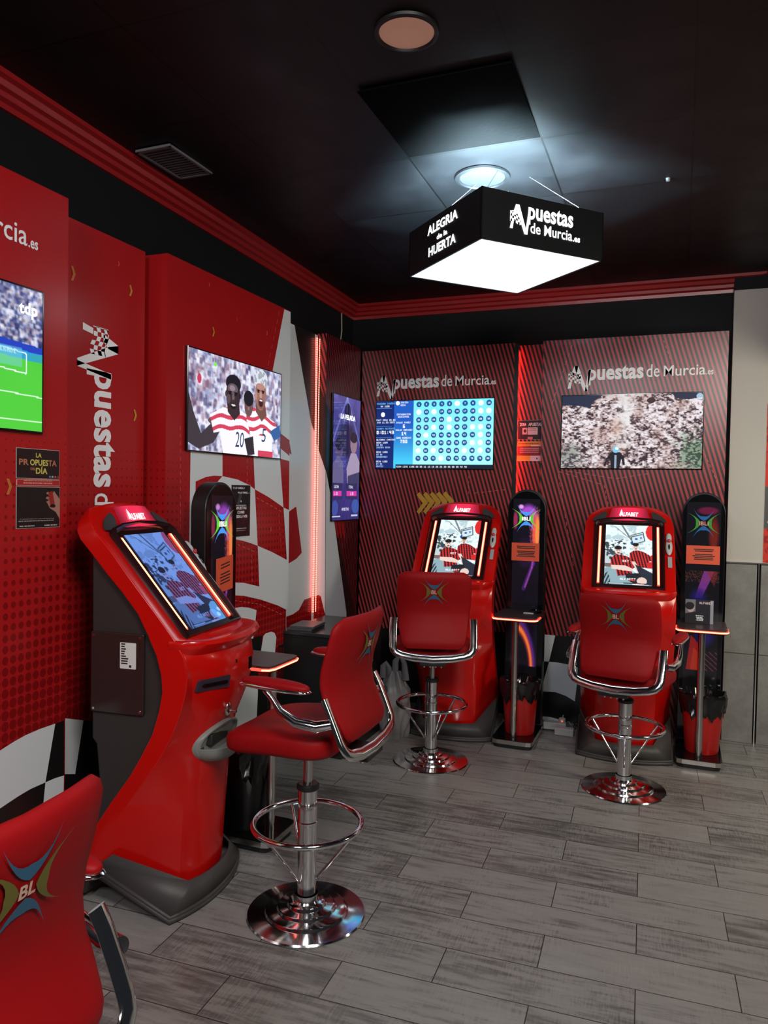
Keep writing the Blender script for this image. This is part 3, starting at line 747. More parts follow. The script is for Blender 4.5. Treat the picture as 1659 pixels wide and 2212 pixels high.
p.txt('0:01:43', 2, 88, (250, 252, 255), 2); p.rect(0, .535, .14, .54, (90, 150, 220)); p.txt('ULTIMOS SORTEOS', 2, 112, (230, 235, 245))
for j, s_ in enumerate(('KENO 1194', '02 93', 'SORTEO KENO', '', 'KENO 1193', '12 91', 'GANADORES', '', 'KENO 1192', '14 91', 'GRATIS')): p.txt(s_, 2, 121 + 7 * j, (170, 200, 240) if j % 4 else (230, 235, 245))
p.ell(.19, .035, .018, .03, (250, 252, 255)); p.txt('SORTEO', 76, 3, (235, 240, 250)); p.txt('KENO', 76, 11, (235, 240, 250)); p.txt('INFORMACION', 64, 38, (240, 245, 255)); p.txt('ADICIONAL', 68, 45, (240, 245, 255))
p.txt('BOLAS PARES', 64, 62, (240, 245, 255)); p.txt('6', 84, 70, (255, 255, 255), 2); p.txt('BOLAS IMPARES', 62, 84, (240, 245, 255)); p.txt('14', 80, 92, (255, 255, 255), 2); p.txt('SUMA NUMEROS', 63, 107, (240, 245, 255)); p.txt('790', 76, 115, (255, 255, 255), 2)
tv(lambda u, v, d=0: P6.fn(-1.620 + u, 1.906 + v, d), .858, .478, p, 'screen showing blue number circles on a pale turquoise grid')

# 4 rocky hillside with rider
p = Paint(400, 222, (172, 156, 157))
nz = p.noise(22, 11, 4, 1.0); nz2 = p.noise(95, 12, 2, .6); nz3 = p.noise(6, 13, 2)
v = nz * .45 + nz2 * .55; v = .5 + (v - v.mean()) * 1.25
p.put(v > .53, (196, 184, 188)); p.put(v > .60, (226, 218, 224)); p.put(v < .45, (140, 118, 120)); p.put(v < .405, (98, 78, 82)); p.put(v < .36, (52, 40, 48))
p.put(np.clip((nz3 - .52) * 2, 0, .35), (158, 118, 106))
p.put(np.exp(-((p.X - .45 - .02 * np.sin(p.Y * 9)) / .055) ** 2) * (p.Y < .72) * np.clip(nz * 1.5, 0, 1), (222, 222, 222), .75)
p.put(np.exp(-((p.X - .40) / .05) ** 2 - ((p.Y - .45) / .14) ** 2), (185, 140, 120), .5)
gm = np.clip(1.4 - np.hypot((p.X - .97) / .20, (p.Y - .80) / .42) * 1.6 + (nz - .5) * 2, 0, 1)
p.put(gm, (95, 125, 95), .75); p.put(gm * (v < .5), (40, 60, 48), .8)
gm = np.clip(1.3 - np.hypot((p.X - .06) / .18, (p.Y - .85) / .30) * 1.6 + (nz - .5) * 2, 0, 1)
p.put(gm, (110, 120, 105), .6); p.put(gm * (v < .48), (60, 58, 74), .7)
p.poly([(0, 0), (.30, 0), (.24, .08), (.20, .17), (.12, .14), (0, .13)], (36, 42, 66)); p.poly([(.78, 0), (1, 0), (1, .06), (.90, .09), (.82, .07)], (36, 42, 66))
p.ell(.975, .05, .022, .04, (190, 220, 240), .8); p.ell(.645, .09, .03, .04, (60, 40, 44))
p.poly([(.345, .84), (.375, .78), (.435, .78), (.462, .84), (.472, .95), (.455, .96), (.445, .86), (.43, 1.01), (.37, 1.01), (.365, .86), (.34, .88), (.332, .98), (.315, .96)], (26, 24, 34))
p.ell(.403, .745, .024, .045, (120, 190, 225)); p.ell(.41, .73, .012, .02, (240, 248, 252)); p.rect(.396, .82, .410, 1, (150, 165, 190))
tv(lambda u, v, d=0: P8.fn(-0.309 + u, 1.909 + v, d), .85, .468, p, 'screen showing a rocky hillside and a helmeted rider')

# 5 portrait screen
p = Paint(120, 220, (50, 45, 120))
p.put(np.clip(1 - p.Y * .8, 0, 1), (110, 100, 190), .8); p.put(p.noise(4, 21, 3), (30, 30, 80), .6)
for a in (-.5, -.2, .15, .5): p.line([(.5, .0), (.5 + a * 1.6, .6)], .02, (150, 160, 230), .45)
p.ell(.52, .12, .12, .07, (35, 28, 70)); p.ell(.5, .35, .38, .16, (40, 32, 66), .9, 0, .5)
p.ell(.22, .43, .14, .085, (85, 70, 110)); p.ell(.22, .39, .14, .05, (30, 24, 50)); p.poly([(0, .55), (.2, .48), (.38, .54), (.40, .70), (0, .70)], (100, 95, 140))
p.ell(.76, .37, .13, .085, (150, 120, 140)); p.ell(.76, .32, .14, .045, (34, 26, 50)); p.poly([(.50, .58), (.66, .45), (.86, .45), (1, .52), (1, .72), (.54, .72)], (165, 150, 180)); p.poly([(.55, .64), (1, .60), (1, .73), (.55, .73)], (60, 60, 100))
p.rect(0, .70, .36, .83, (45, 45, 95)); p.rect(.48, .70, .92, .83, (45, 45, 95)); p.rect(.03, .765, .33, .805, (215, 60, 170)); p.rect(.52, .765, .90, .805, (215, 60, 170)); p.txt('1.65', 8, 170, (240, 220, 240)); p.txt('1.90', 78, 170, (240, 220, 240))
p.txt('LUCHA', 8, 158, (220, 220, 240)); p.txt('FINAL', 72, 158, (220, 220, 240))
p.ell(.1, .90, .12, .06, (60, 80, 160)); p.ell(.86, .89, .14, .06, (60, 90, 170)); p.txt('APUESTAS', 42, 198, (235, 235, 250)); p.rect(0, .965, .3, .975, (210, 215, 240)); p.rect(.7, .96, .95, .975, (200, 205, 230))
c, c2 = P5b.uv(716, 848), P5b.uv(771, 1122)
Wd, Hd = c2[0] - c[0] - .01, c[1] - c2[1] - .01; uc, vc = (c[0] + c2[0]) / 2, (c[1] + c2[1]) / 2
rt, f2 = tv(lambda u, v, d=0: P5b.fn(uc + u, vc + v, d), Wd, Hd, p, 'tall portrait screen showing a boxing poster, on the corner panel', th=.016, m_='gloss_screen')
mb = MB(); text(mb, 'LA VELADA', f2, .01, .27, width=.24, height=.035, bold=.02, d=.018, align='c'); mb.build('title', M['white_glow'], rt)

# ------------------------------------------------------------------ papers on the walls
def paper(fn, W, H, pic, label, name='poster', group=None, mats='print'):
    o = Vector(fn(0, 0, 0)); root = empty(name, o); f2 = lambda u, v, d=0: Vector(fn(u, v, d)) - o
    mb = MB(); mb.loft([[f2(a * W / 2, b_ * H / 2, d) for a, b_ in ((-1, -1), (1, -1), (1, 1), (-1, 1))] for d in (.0012, .0022)]); mb.build('sheet', M['paper_white'], root)
    pic.mesh('print', f2, W - .002, H - .002, M[mats], root, .0027)
    tag(root, label, 'poster', group); return root, f2
def rows(p, x0, x1, y0, y1, n, c, seed=0, k=.55):
    rs = np.random.RandomState(seed)
    for i in range(n):
        y = y0 + (y1 - y0) * i / n; e = x1 - rs.rand() * .12 * (x1 - x0); x = x0 + rs.rand() * .04
        while x < e:
            L = .02 + rs.rand() * .07; p.rect(x, y, min(e, x + L), y + (y1 - y0) / n * k, c); x += L + .012

gold = mat('gold_letters', (0.62, 0.52, 0.10, 1), .5)
copper = mat('copper_letters', (0.45, 0.16, 0.08, 1), .5)
c, c2 = P1.uv(34, 968), P1.uv(127, 1034); W1, H1 = c2[0] - c[0], c[1] - c2[1] + .004
p = Paint(96, 66, (38, 22, 22)); p.put(p.noise(8, 2, 3), (60, 42, 42), .35)
for i, cc in enumerate(((120, 150, 190), (150, 190, 200), (220, 90, 110), (210, 60, 60))): p.ell(.77 + .065 * i, .93, .022, .032, cc)
rt, f2 = paper(lambda u, v, d=0: P1.fn((c[0] + c2[0]) / 2 + u, (c[1] + c2[1]) / 2 + v, d), W1, H1, p, 'dark poster reading LA PROPUESTA DEL DIA in gold and copper letters')
mb = MB(); text(mb, 'LA', f2, 0, H1 * .22, height=H1 * .15, bold=.03, d=.0035, align='c'); text(mb, 'OPUES', f2, 0.002, -H1 * .05, width=W1 * .42, height=H1 * .20, bold=.03, d=.0035, align='c'); text(mb, 'DÍA', f2, W1 * .07, -H1 * .33, width=W1 * .27, height=H1 * .2, bold=.03, d=.0035, align='c')
mb.build('gold_letters', gold, rt)
for s_, u_, v_, w_, h_ in (('PR', -.445, -.05, .215, .20), ('TA', .225, -.05, .20, .20), ('DEL', -.19, -.22, .12, .09)):
    mb = MB(); text(mb, s_, f2, W1 * u_, H1 * v_, width=W1 * w_, height=H1 * h_, bold=.03, d=.0035); mb.build('copper_word', copper, rt)
c, c2 = P1.uv(34, 1051), P1.uv(127.5, 1138); p = Paint(96, 92, (30, 20, 20)); p.put(p.noise(6, 4, 3), (48, 36, 34), .4)
p.poly([(.74, .30), (.86, .10), (1, .30), (1, .80), (.90, .62), (.76, .52), (.70, .40)], (170, 120, 105)); p.ell(.72, .15, .04, .03, (170, 120, 105)); p.ell(.71, .27, .04, .03, (170, 120, 105)); p.ell(.72, .37, .04, .03, (160, 110, 95))
p.poly([(.72, .13), (.82, .10), (.88, .42), (.77, .46)], (150, 40, 35)); p.ell(.83, .47, .07, .045, (30, 18, 20)); rows(p, .05, .92, .77, .87, 2, (150, 145, 140), 3, .3); rows(p, .05, .45, .93, .97, 1, (200, 195, 190), 4); rows(p, .60, .95, .93, .97, 1, (200, 195, 190), 5)
paper(lambda u, v, d=0: P1.fn((c[0] + c2[0]) / 2 + u, (c[1] + c2[1]) / 2 + v, d), c2[0] - c[0], c[1] - c2[1], p, 'dark poster showing a hand holding a phone, below the gold lettered poster')
c, c2 = P1.uv(35, 1034.5), P1.uv(127, 1050); p = Paint(96, 16, (168, 40, 38)); rows(p, .12, .9, .1, .9, 2, (215, 150, 140), 8, .45)
paper(lambda u, v, d=0: P1.fn((c[0] + c2[0]) / 2 + u, (c[1] + c2[1]) / 2 + v, d), c2[0] - c[0], c[1] - c2[1], p, 'thin red strip of small text between the two dark posters')
c, c2 = P3.uv(498.5, 1046.5), P3.uv(539, 1159); Wd, Hd = c2[0] - c[0], c[1] - c2[1]
p = Paint(70, 110, (30, 18, 22)); p.put(p.noise(6, 6, 3) * (p.Y > .42), (120, 20, 28), .6); p.poly([(.1, .9), (.3, .7), (.6, .8), (.95, .6), (.95, 1), (.1, 1)], (50, 14, 20), .7); p.poly([(.3, .35), (.45, .15), (.55, .2), (.4, .42)], (90, 90, 100), .6); rows(p, .18, .8, .38, .41, 1, (200, 195, 195), 2); rows(p, .2, .8, .82, .90, 2, (190, 180, 180), 7, .3)
p.rect(0, 0, .02, 1, (200, 205, 210)); p.rect(.98, 0, 1, 1, (200, 205, 210)); p.rect(0, 0, 1, .012, (200, 205, 210)); p.rect(0, .985, 1, 1, (200, 205, 210))
rt, f2 = paper(lambda u, v, d=0: P3.fn((c[0] + c2[0]) / 2 + u, (c[1] + c2[1]) / 2 + v, d), Wd, Hd, p, 'narrow dark poster reading APUESTAS COMBI DESDE LA WEB beside the lit tower')
for s_, u, v_, wd_ in (('Y LO SABÍAS..?', -.12, .42, .6), ('YA LO TIENES... !', .12, .335, .6), ('YA', 0, .17, .08), ('APUESTAS', 0, .035, .58), ('COMBI', 0, -.045, .35), ('DESDE LA WEB', 0, -.125, .66)):
    mb = MB(); text(mb, s_, f2, u * Wd, v_ * Hd, width=wd_ * Wd, height=.034 * Hd if v_ > .1 else .052 * Hd, bold=.03, d=.0035, align='c'); mb.build('text_line', M['letter'], rt)
# notices in the recess
c, c2 = P7.uv(1119, 908), P7.uv(1169.5, 949); Wd, Hd = c2[0] - c[0], c[1] - c2[1]
p = Paint(80, 66, (40, 36, 46)); p.rect(.20, .40, .40, .74, (190, 170, 175)); p.ell(.31, .56, .06, .09, (60, 40, 50)); p.rect(.43, .38, .84, .76, (200, 190, 195)); rows(p, .46, .80, .44, .58, 2, (120, 100, 110), 3, .4); p.rect(.42, .86, .64, .98, (190, 120, 130))
rt, f2 = paper(lambda u, v, d=0: P7.fn((c[0] + c2[0]) / 2 + u, (c[1] + c2[1]) / 2 + v, d), Wd, Hd, p, 'small dark sign reading ZONA APUESTAS in the recess')
mb = MB(); text(mb, 'ZONA', f2, -.42 * Wd, .20 * Hd, width=.28 * Wd, height=.16 * Hd, bold=.02, d=.0035); text(mb, 'APUESTAS', f2, -.05 * Wd, .20 * Hd, width=.54 * Wd, height=.16 * Hd, bold=.02, d=.0035); mb.build('lettering', M['letter'], rt)
c, c2 = P7.uv(1118, 954), P7.uv(1168, 996)
p = Paint(80, 66, (120, 40, 44)); p.rect(0, 0, 1, .25, (205, 150, 60)); rows(p, .05, .95, .08, .18, 1, (110, 60, 40), 2); p.rect(.58, .18, 1, .25, (225, 200, 205)); rows(p, .08, .95, .33, .62, 3, (215, 180, 190), 5, .35); p.rect(0, .72, .56, 1, (210, 160, 60)); p.rect(.56, .72, 1, 1, (205, 200, 215)); p.ell(.84, .87, .03, .05, (40, 30, 40))
paper(lambda u, v, d=0: P7.fn((c[0] + c2[0]) / 2 + u, (c[1] + c2[1]) / 2 + v, d), c2[0] - c[0], c[1] - c2[1], p, 'small yellow, dark red and white notice in the recess below the dark sign')
# right hand poster
p = Paint(60, 110, (205, 50, 35)); p.put(p.noise(14, 3, 3) > .62, (150, 28, 22)); p.rect(.0, .52, .5, .78, (80, 80, 80)); p.ell(.3, .74, .25, .03, (200, 170, 150))
z0_, z1_ = onY(1650, 1216, 5.10).z, onY(1652, 872, 5.10).z
paper(lambda u, v, d=0: (0.675 + u, 5.10 - d, (z0_ + z1_) / 2 + v), .40, z1_ - z0_, p, 'red speckled poster above the grey tiles at the right edge')

# ------------------------------------------------------------------ light strips
def led_mat(name, per, duty, hot, dim, s1, s0):
    m, nt, b = new_mat(name); g = NG(nt); co, xyz = g.obj()
    f = g.m('LESS_THAN', g.m('FRACT', g.m('DIVIDE', xyz[2], per)), duty)
    nt.links.new(g.mix(f, dim, hot), b.inputs['Emission Color']); nt.links.new(g.m('ADD', s0, g.m('MULTIPLY', f, s1 - s0)), b.inputs['Emission Strength'])
    return m
def led_strip(path, label, m_, r=.004):
    root = empty('led_strip', path[0]); o = Vector(path[0]); P = [Vector(q) - o for q in path]
    mb = MB(); mb.tube(P, r, 10); mb.build('tube', m_, root, smooth=60)
    return tag(root, label, 'light strip')
LA = led_mat('led_dots', .0150, .5, (1.0, 0.15, 0.10, 1), (1.0, 0.02, 0.015, 1), 2.8, .9)
LC = led_mat('led_dots_small', .0150, .4, (1.0, 0.30, 0.12, 1), (0.9, 0.02, 0.01, 1), 2.5, .8)
LD = led_mat('led_plain', .02, .5, (1.0, 0.04, 0.03, 1), (1.0, 0.03, 0.02, 1), 40.0, 26.0)
led_strip([(-2.226, 4.43, 0.70), (-2.226, 4.43, 2.49)], 'bright red vertical light strip with glowing dots in the left corner recess', LA, .007)
led_strip([(-2.222, 4.462, 0.70), (-2.222, 4.462, 2.49)], 'thin dark red light strip edge right beside the bright dotted one', LC, .0035)
led_strip([(-1.052, 5.118, 0.9), (-1.052, 5.118, 2.48)], 'red light strip tucked behind the edge of the striped panel, left of the notices', LD, .004)
mb = MB(); mb.slab((-1.0595, 5.056, 0.0), (-1.034, 5.066, 2.505)); tag(mb.build('led_cover_lip', M['black_film']), kind='structure')  # lip added to hide the red strip from direct view, leaving its glow

# ------------------------------------------------------------------ hanging light box
LB = empty('hanging_light_box', (-0.777, 3.38, 2.51), math.radians(47)); S2, HB = .31, .205
mb = MB()
for a in (0, 1, 2, 3):
    ca, sa = (1, 0, -1, 0)[a], (0, 1, 0, -1)[a]
    mb.box((ca * (S2 - .004), sa * (S2 - .004), HB / 2), (.008 if ca else 2 * S2, 2 * S2 if ca else .008, HB))
mb.build('housing', M['black'], LB)
mb = MB(); mb.box((0, 0, .004), (2 * S2 - .018, 2 * S2 - .018, .006)); m, nt, b = new_mat('light_diffuser'); g = NG(nt); co, xyz = g.obj()
ex = g.m('MAXIMUM', g.m('ABSOLUTE', xyz[0]), g.m('ABSOLUTE', xyz[1])); mr = g.n('ShaderNodeMapRange', interpolation_type='SMOOTHSTEP'); nt.links.new(ex, mr.inputs[0])
mr.inputs[1].default_value = .14; mr.inputs[2].default_value = .32; mr.inputs[3].default_value = 7.0; mr.inputs[4].default_value = .75
nt.links.new(mr.outputs[0], b.inputs['Emission Strength']); b.inputs['Emission Color'].default_value = (0.80, 0.94, 1.0, 1)
mb.build('diffuser', m, LB)
mb = MB()
mb.cyl((-.27, -.10, .05), (-.10, -.27, .05), .013)
mb.build('fluorescent_tube', emi('tube_glow', (0.55, 0.85, 1.0, 1), 4200.0), LB)
mb = MB(); mb.box((0, 0, .12), (.02, 2 * S2 - .02, .02)); mb.box((0, 0, .12), (2 * S2 - .02, .02, .02)); mb.build('crossbar', M['black'], LB)
for a, b_ in ((-1, -1), (1, -1), (1, 1), (-1, 1)):
    mb = MB(); mb.cyl((a * .27, b_ * .27, HB), (a * .08, b_ * .08, .400), .0015, n=6); mb.build('suspension_wire', M['steel'], LB)
# visible faces: the one facing -x' (left) and the one facing -y' (right)
fr = frame((-S2 - .001, 0, HB / 2), (0, -1, 0), (0, 0, 1)); fl_ = frame((0, -S2 - .001, HB / 2), (1, 0, 0), (0, 0, 1))
for s_, v_, w_, h_ in (('ALEGRIA', .035, .26, .040), ('de la', -.006, .09, .022), ('HUERTA', -.062, .235, .040)):
    mb = MB(); text(mb, s_, fr, .0, v_, width=w_, height=h_, bold=.03, align='c', d=.001); mb.build('lettering', M['white_glow'], LB)
mb2 = MB(); flag_logo(mb2, lambda u, v, d=0: fl_(u - .175, v - .005, d), .37, True, d=.001)
mb2.build('lettering', M['white_glow'], LB)
tag(LB, 'black square light box with glowing white underside hanging from the ceiling', 'light box')

# ceiling fittings
def ring_fit(c, r, rim, disc, label, name, cat):
    root = empty(name, c); mb = MB(); mb.lathe([(r + rim, 0), (r + rim * .9, -.008), (r + rim * .25, -.012), (r, -.006), (r, .002)], n=48, cap=False); mb.build('rim', M['black'], root, smooth=40)
    mb = MB(); mb.lathe([(r, -.004), (r * .6, -.006), (.001, -.006)], n=48); mb.build('cover', disc, root, smooth=40)
    return tag(root, label, cat)
ring_fit((-0.832, 2.243, ceil_z(2.243) - .001), .086, .016, mat('peach_diffuser', (0.55, 0.30, 0.22, 1), .6, emit=(0.55, 0.27, 0.19, 1), strength=.28, bump=.6, bscale=250), 'round peach coloured ceiling light, switched low, near the top of the picture', 'ceiling_light', 'ceiling light')
ring_fit((-0.858, 3.318, ceil_z(3.318) - .001), .10, .024, mat('dark_cover', (0.03, 0.03, 0.033, 1), .4), 'round dark ceiling fitting directly above the hanging light box', 'ceiling_fitting', 'ceiling fitting')
zc = ceil_z(2.76)
root = empty('air_vent', (-2.087, 2.757, zc - .002), math.radians(-1)); mb = MB()
for a in ((-.083, 0, .012, .29), (.083, 0, .012, .29)): mb.box((a[0], a[1], -.004), (a[2], a[3], .01))
for s_ in (-1, 1): mb.box((0, s_ * .143, -.004), (.178, .012, .01))
mb.build('frame', mat('vent_grey', (0.16, 0.15, 0.16, 1), .5), root)
mb = MB()
for i in range(13): mb.box((0, -.126 + i * .021, -.003), (.158, .009, .006))
mb.build('louvre', mat('louvre_grey', (0.13, 0.12, 0.13, 1), .5), root)
mb = MB(); mb.box((0, 0, .001), (.16, .28, .002)); mb.build('backing', M['black'], root)
tag(root, 'rectangular grey louvred air vent in the black ceiling', 'air vent')
mb = MB(); mb.box((-0.83, 2.765, ceil_z(2.765) - .004), (.555, .555, .006))
hc = mb.build('ceiling_hatch', mat('hatch_matt_black', (0.0035, 0.0033, 0.0033, 1), .95, bump=.4, bscale=60, spec=.04), bevel=.002); tag(hc, 'square dull black replacement ceiling tile before the light box', 'ceiling tile')
mb = MB(); mb.lathe([(.010, 0), (.008, -.012), (.001, -.014)], (-0.087, 3.58, ceil_z(3.58))); tag(mb.build('ceiling_sensor', M['paper_grey'], smooth=40), 'tiny pale ceiling sensor right of the light box', 'sensor')

# two pale cables hanging in the corner
for (xa, ya, xb, yb, lb) in ((742, 636, 736, 733, 'pale cable hanging in the room corner, the right one of two'), (733, 640, 730, 730, 'pale cable hanging in the room corner, the left one of two')):
    a, b2 = onY(xa, ya, 4.95), onY(xb, yb, 4.95); mb = MB(); mb.tube([a, a.lerp(b2, .4) + Vector((-.006, 0, 0)), a.lerp(b2, .8) + Vector((.004, 0, 0)), b2], .0045, 8)
    tag(mb.build('cable', mat('pale_cable', (0.45, 0.36, 0.32, 1), .5), smooth=60), lb, 'cable')

# ------------------------------------------------------------------ starburst emblem used on chairs and towers
def burst(mb, fn, s, d=.0006, kb=0, kg=1, kt=2, kh=3, txt='IBLI'):
    """two blue arcs above/below, two green arcs left/right, letters in the middle; s = half width"""
    def arc(ax, sgn, k, L, wd, off):
        top, bot = [], []
        for i in range(13):
            t = -1 + i / 6.0
            o_ = off + (L * .75) * abs(t) ** 2.2
            th = wd * (1 - abs(t)) ** 1.3 + .001
            a_, o1, o2 = t * L * .8, o_ + th * .35, o_ - th * .65
            top.append((a_, o1) if ax == 'h' else (o1, a_)); bot.append((a_, o2) if ax == 'h' else (o2, a_))
        for i in range(12):
            q = [top[i], top[i + 1], bot[i + 1], bot[i]]
            mb.face([fn(u * s * (sgn if ax == 'v' else 1), v * s * (sgn if ax == 'h' else 1), d) for u, v in q], k)
    for sg in (-1, 1):
        arc('h', sg, kb, .86, .32, .38); arc('v', sg, kg, .92, .32, .40)
    text(mb, txt, fn, 0, -.13 * s, width=(.62 if len(txt) > 2 else .38) * s, height=.27 * s, bold=.03, d=d * 1.6, align='c', k=kt)

# ------------------------------------------------------------------ bar stools
bm_blue = mat('print_blue', (0.025, 0.11, 0.20, 1), .45); bm_green = mat('print_olive', (0.13, 0.12, 0.02, 1), .45); bm_txt = mat('print_pale', (0.62, 0.42, 0.33, 1), .45)
def back_x(z):                          # S-curve of the backrest, local x of its mid-plane
    zs = [.66, .70, .76, .82, .87, .92, .98, 1.04, 1.11]; xs_ = [-.232, -.222, -.204, -.188, -.180, -.186, -.204, -.218, -.228]
    return float(np.interp(z, zs, xs_))
UPPER = ('piston', 'seat_plate', 'bolt', 'seat', 'backrest', 'back_frame', 'armrest')
def lower(st, dz):                      # the gas lift lets the seat assembly sink
    for c in bpy.data.objects:
        if c.parent == st and c.name.split('.')[0] in UPPER: c.location.z += dz
def make_stool(arms=True):
    root = empty('bar_stool', (0, 0, 0))
    mb = MB(); mb.lathe([(.001, 0), (.206, 0), (.210, .004), (.206, .009), (.150, .0125), (.146, .0135), (.142, .021), (.137, .0225), (.108, .0245), (.104, .0255), (.100, .033), (.095, .0345), (.072, .036), (.068, .0375), (.064, .046), (.058, .048), (.046, .050), (.042, .056), (.040, .075)], n=96, cap=False); mb.build('base', M['chrome'], root, smooth=22)
    mb = MB(); mb.lathe([(.034, .06), (.034, .322), (.037, .325), (.037, .333), (.034, .336), (.034, .448)], n=32); mb.build('column', M['chrome'], root, smooth=40)
    mb = MB(); mb.lathe([(.036, .446), (.040, .450), (.040, .462), (.034, .468), (.020, .468)], n=32); mb.build('collar', M['bin_black'], root, smooth=40)
    mb = MB(); mb.cyl((0, 0, .46), (0, 0, .600), .0165); mb.build('piston', M['steel'], root, smooth=40)
    mb = MB(); mb.torus((0, 0, .325), .190, .0105); mb.build('foot_ring', M['chrome'], root, smooth=60)
    for i in range(3):
        a = math.radians(75 + 120 * i); c_, s_ = math.cos(a), math.sin(a)
        mb = MB(); mb.cyl((.186 * c_, .186 * s_, .318), (.036 * c_, .036 * s_, .125), .0055, n=10); mb.build('strut', M['chrome'], root, smooth=60)
    mb = MB(); mb.slab((-.255, -.07, .598), (.10, .07, .622)); mb.build('seat_plate', M['bin_black'], root, bevel=.004)
    for i, (a, b_) in enumerate(((-.225, -.045), (-.225, -.015), (-.225, .015), (-.225, .045))):
        mb = MB(); mb.cyl((a, b_, .586), (a, b_, .600), .006, n=10); mb.build('bolt', M['chrome'], root, smooth=40)
    def sf(x, y, z):
        t = (x + .205) / .41                                           # 0 rear .. 1 front
        if z > 0: z = z * (1 - .55 * max(0, t - .35) ** 1.5) - .014 * math.exp(-((x + .02) / .13) ** 2 - (y / .12) ** 2)
        z -= .050 * max(0, t - .45) ** 1.6
        z += .006 * (abs(y) / .22) ** 2
        return (x, y, z)
    mb = MB(); mb.ball((.040, 0, .655), (.205, .215, .054), (.55, .42), 64, 24, sf); mb.build('seat', M['vinyl'], root, smooth=70)
    # backrest: rounded sheet, thick
    mb = MB(); rings = []; NZ = 22
    for i in range(NZ + 1):
        z = .685 + (1.090 - .685) * i / NZ; hw = np.interp(z, [.685, .71, .80, .90, .98, 1.055, 1.075, 1.090], [.145, .168, .188, .198, .201, .197, .183, .155])
        th = .021 * min(1, (i + .6) / 2.0, (NZ - i + .6) / 2.0)
        xb = back_x(z); ring = []
        for j in range(28):
            a = 2 * math.pi * j / 28; sy_ = math.copysign(abs(math.sin(a)) ** .35, math.sin(a)); sx_ = math.copysign(abs(math.cos(a)) ** .8, math.cos(a))
            y = hw * sy_; ring.append((xb + th * sx_ + .052 * (abs(y) / .22) ** 2 * min(1, max(.25, (z - .70) / .12)), y, z))
        rings.append(ring)
    mb.loft(rings); br = mb.build('backrest', M['vinyl'], root, smooth=70)
    mb = MB()
    zc_ = .985
    def lf(u, v, d=0): return (back_x(zc_ + v) - .0215 - d + .052 * (abs(u) / .22) ** 2, -u, zc_ + v)
    burst(mb, lf, .078, .0012, txt='BL'); mb.build('emblem', [bm_blue, bm_green, bm_txt], br)
    # chrome frame bar behind and under
    pts = [(-.160, .212, .835), (-.178, .214, .800), (-.205, .214, .740), (-.222, .213, .700), (-.232, .208, .680), (-.239, .192, .662), (-.244, .165, .652), (-.248, .10, .640), (-.250, 0, .634)]
    pts = pts + [(x, -y, z) for x, y, z in reversed(pts[:-1])]
    mb = MB(); mb.tube(pts, .012, 14, flat=(1.7, .60)); mb.build('back_frame', M['chrome'], root, smooth=60)
    if arms:
        for s_ in (-1, 1):
            ap = [(-.195, .232, .765), (-.150, .248, .755), (-.085, .262, .765), (-.030, .262, .795), (.005, .258, .835), (.03, .256, .856)]
            mb = MB(); mb.tube([(x, y * s_, z) for x, y, z in ap], [.016, .019, .017, .013, .010, .010], 14); ar = mb.build('armrest', M['chrome'], root, smooth=60)
            mb = MB(); mb.ball((-.005, s_ * .256, .868), (.130, .030, .010), (.8, .7), 32, 10, lambda x, y, z: (x, y, z + .05 * (x) ** 2 * -1 + x * .03)); mb.build('armrest_tray', M['chrome'], ar, smooth=60)
            mb = MB(); mb.ball((-.008, s_ * .256, .878), (.122, .028, .018), (.8, .75), 32, 12, lambda x, y, z: (x, y, z + .05 * (x) ** 2 * -1 + x * .03)); mb.build('armrest_pad', M['vinyl'], ar, smooth=70)
    return root
GS = 'red vinyl stools on round chrome bases'
st1 = make_stool(); st1.location = (-1.197, 2.365, 0); st1.rotation_euler.z = math.radians(180)
tag(st1, 'red stool with armrests seen from behind and side, before the leaning near kiosk', 'stool', GS)
st3 = copy_tree(st1); st3.location = (-0.232, 4.02, -.0); st3.rotation_euler.z = math.radians(79)
tag(st3, 'red stool with armrests seen straight from behind, before the right-hand kiosk', 'stool', GS)
st0 = copy_tree(st1); st0.location = (-1.063, 0.789, 0); st0.rotation_euler.z = math.radians(180.5)
tag(st0, 'nearest red stool, cut off by the bottom left corner of the picture', 'stool', GS)
st2 = make_stool(False); st2.location = (-1.262, 4.00, 0); st2.rotation_euler.z = math.radians(108)
tag(st2, 'red stool without armrests, before the middle kiosk', 'stool', GS)

# ------------------------------------------------------------------ betting kiosks
kp = Paint(84, 144, (225, 238, 240))
kp.put(kp.noise(7, 3, 3) > .56, (180, 205, 212)); kp.line([(.35, 0), (.55, .25)], .02, (110, 125, 130)); kp.line([(.2, .03), (.5, .22)], .01, (130, 140, 145))
kp.poly([(.55, .18), (.80, .12), (.84, .27), (.58, .34)], (205, 225, 232)); kp.line([(.55, .18), (.80, .12), (.84, .27), (.58, .34), (.55, .18)], .012, (70, 85, 95)); kp.ell(.66, .24, .03, .02, (40, 90, 170)); kp.line([(.58, .2), (.78, .16)], .012, (50, 60, 70)); kp.ell(.57, .31, .03, .03, (30, 80, 150)); kp.ell(.76, .22, .02, .02, (50, 110, 190))
kp.ell(1.0, .12, .14, .14, (215, 40, 40)); kp.ell(1.0, .52, .12, .12, (235, 235, 240)); kp.rect(.88, .62, 1, .72, (205, 40, 40)); kp.ell(1.02, .56, .1, .06, (200, 50, 50))
kp.rect(0, .42, .16, .66, (190, 205, 208)); kp.put((kp.noise(16, 8, 2) > .55) & (kp.X < .45) & (kp.Y > .25) & (kp.Y < .6), (60, 72, 80))
kp.rect(0, .66, .3, .72, (120, 100, 95)); kp.poly([(0, .74), (.35, .68), (.6, 1), (0, 1)], (140, 170, 180))
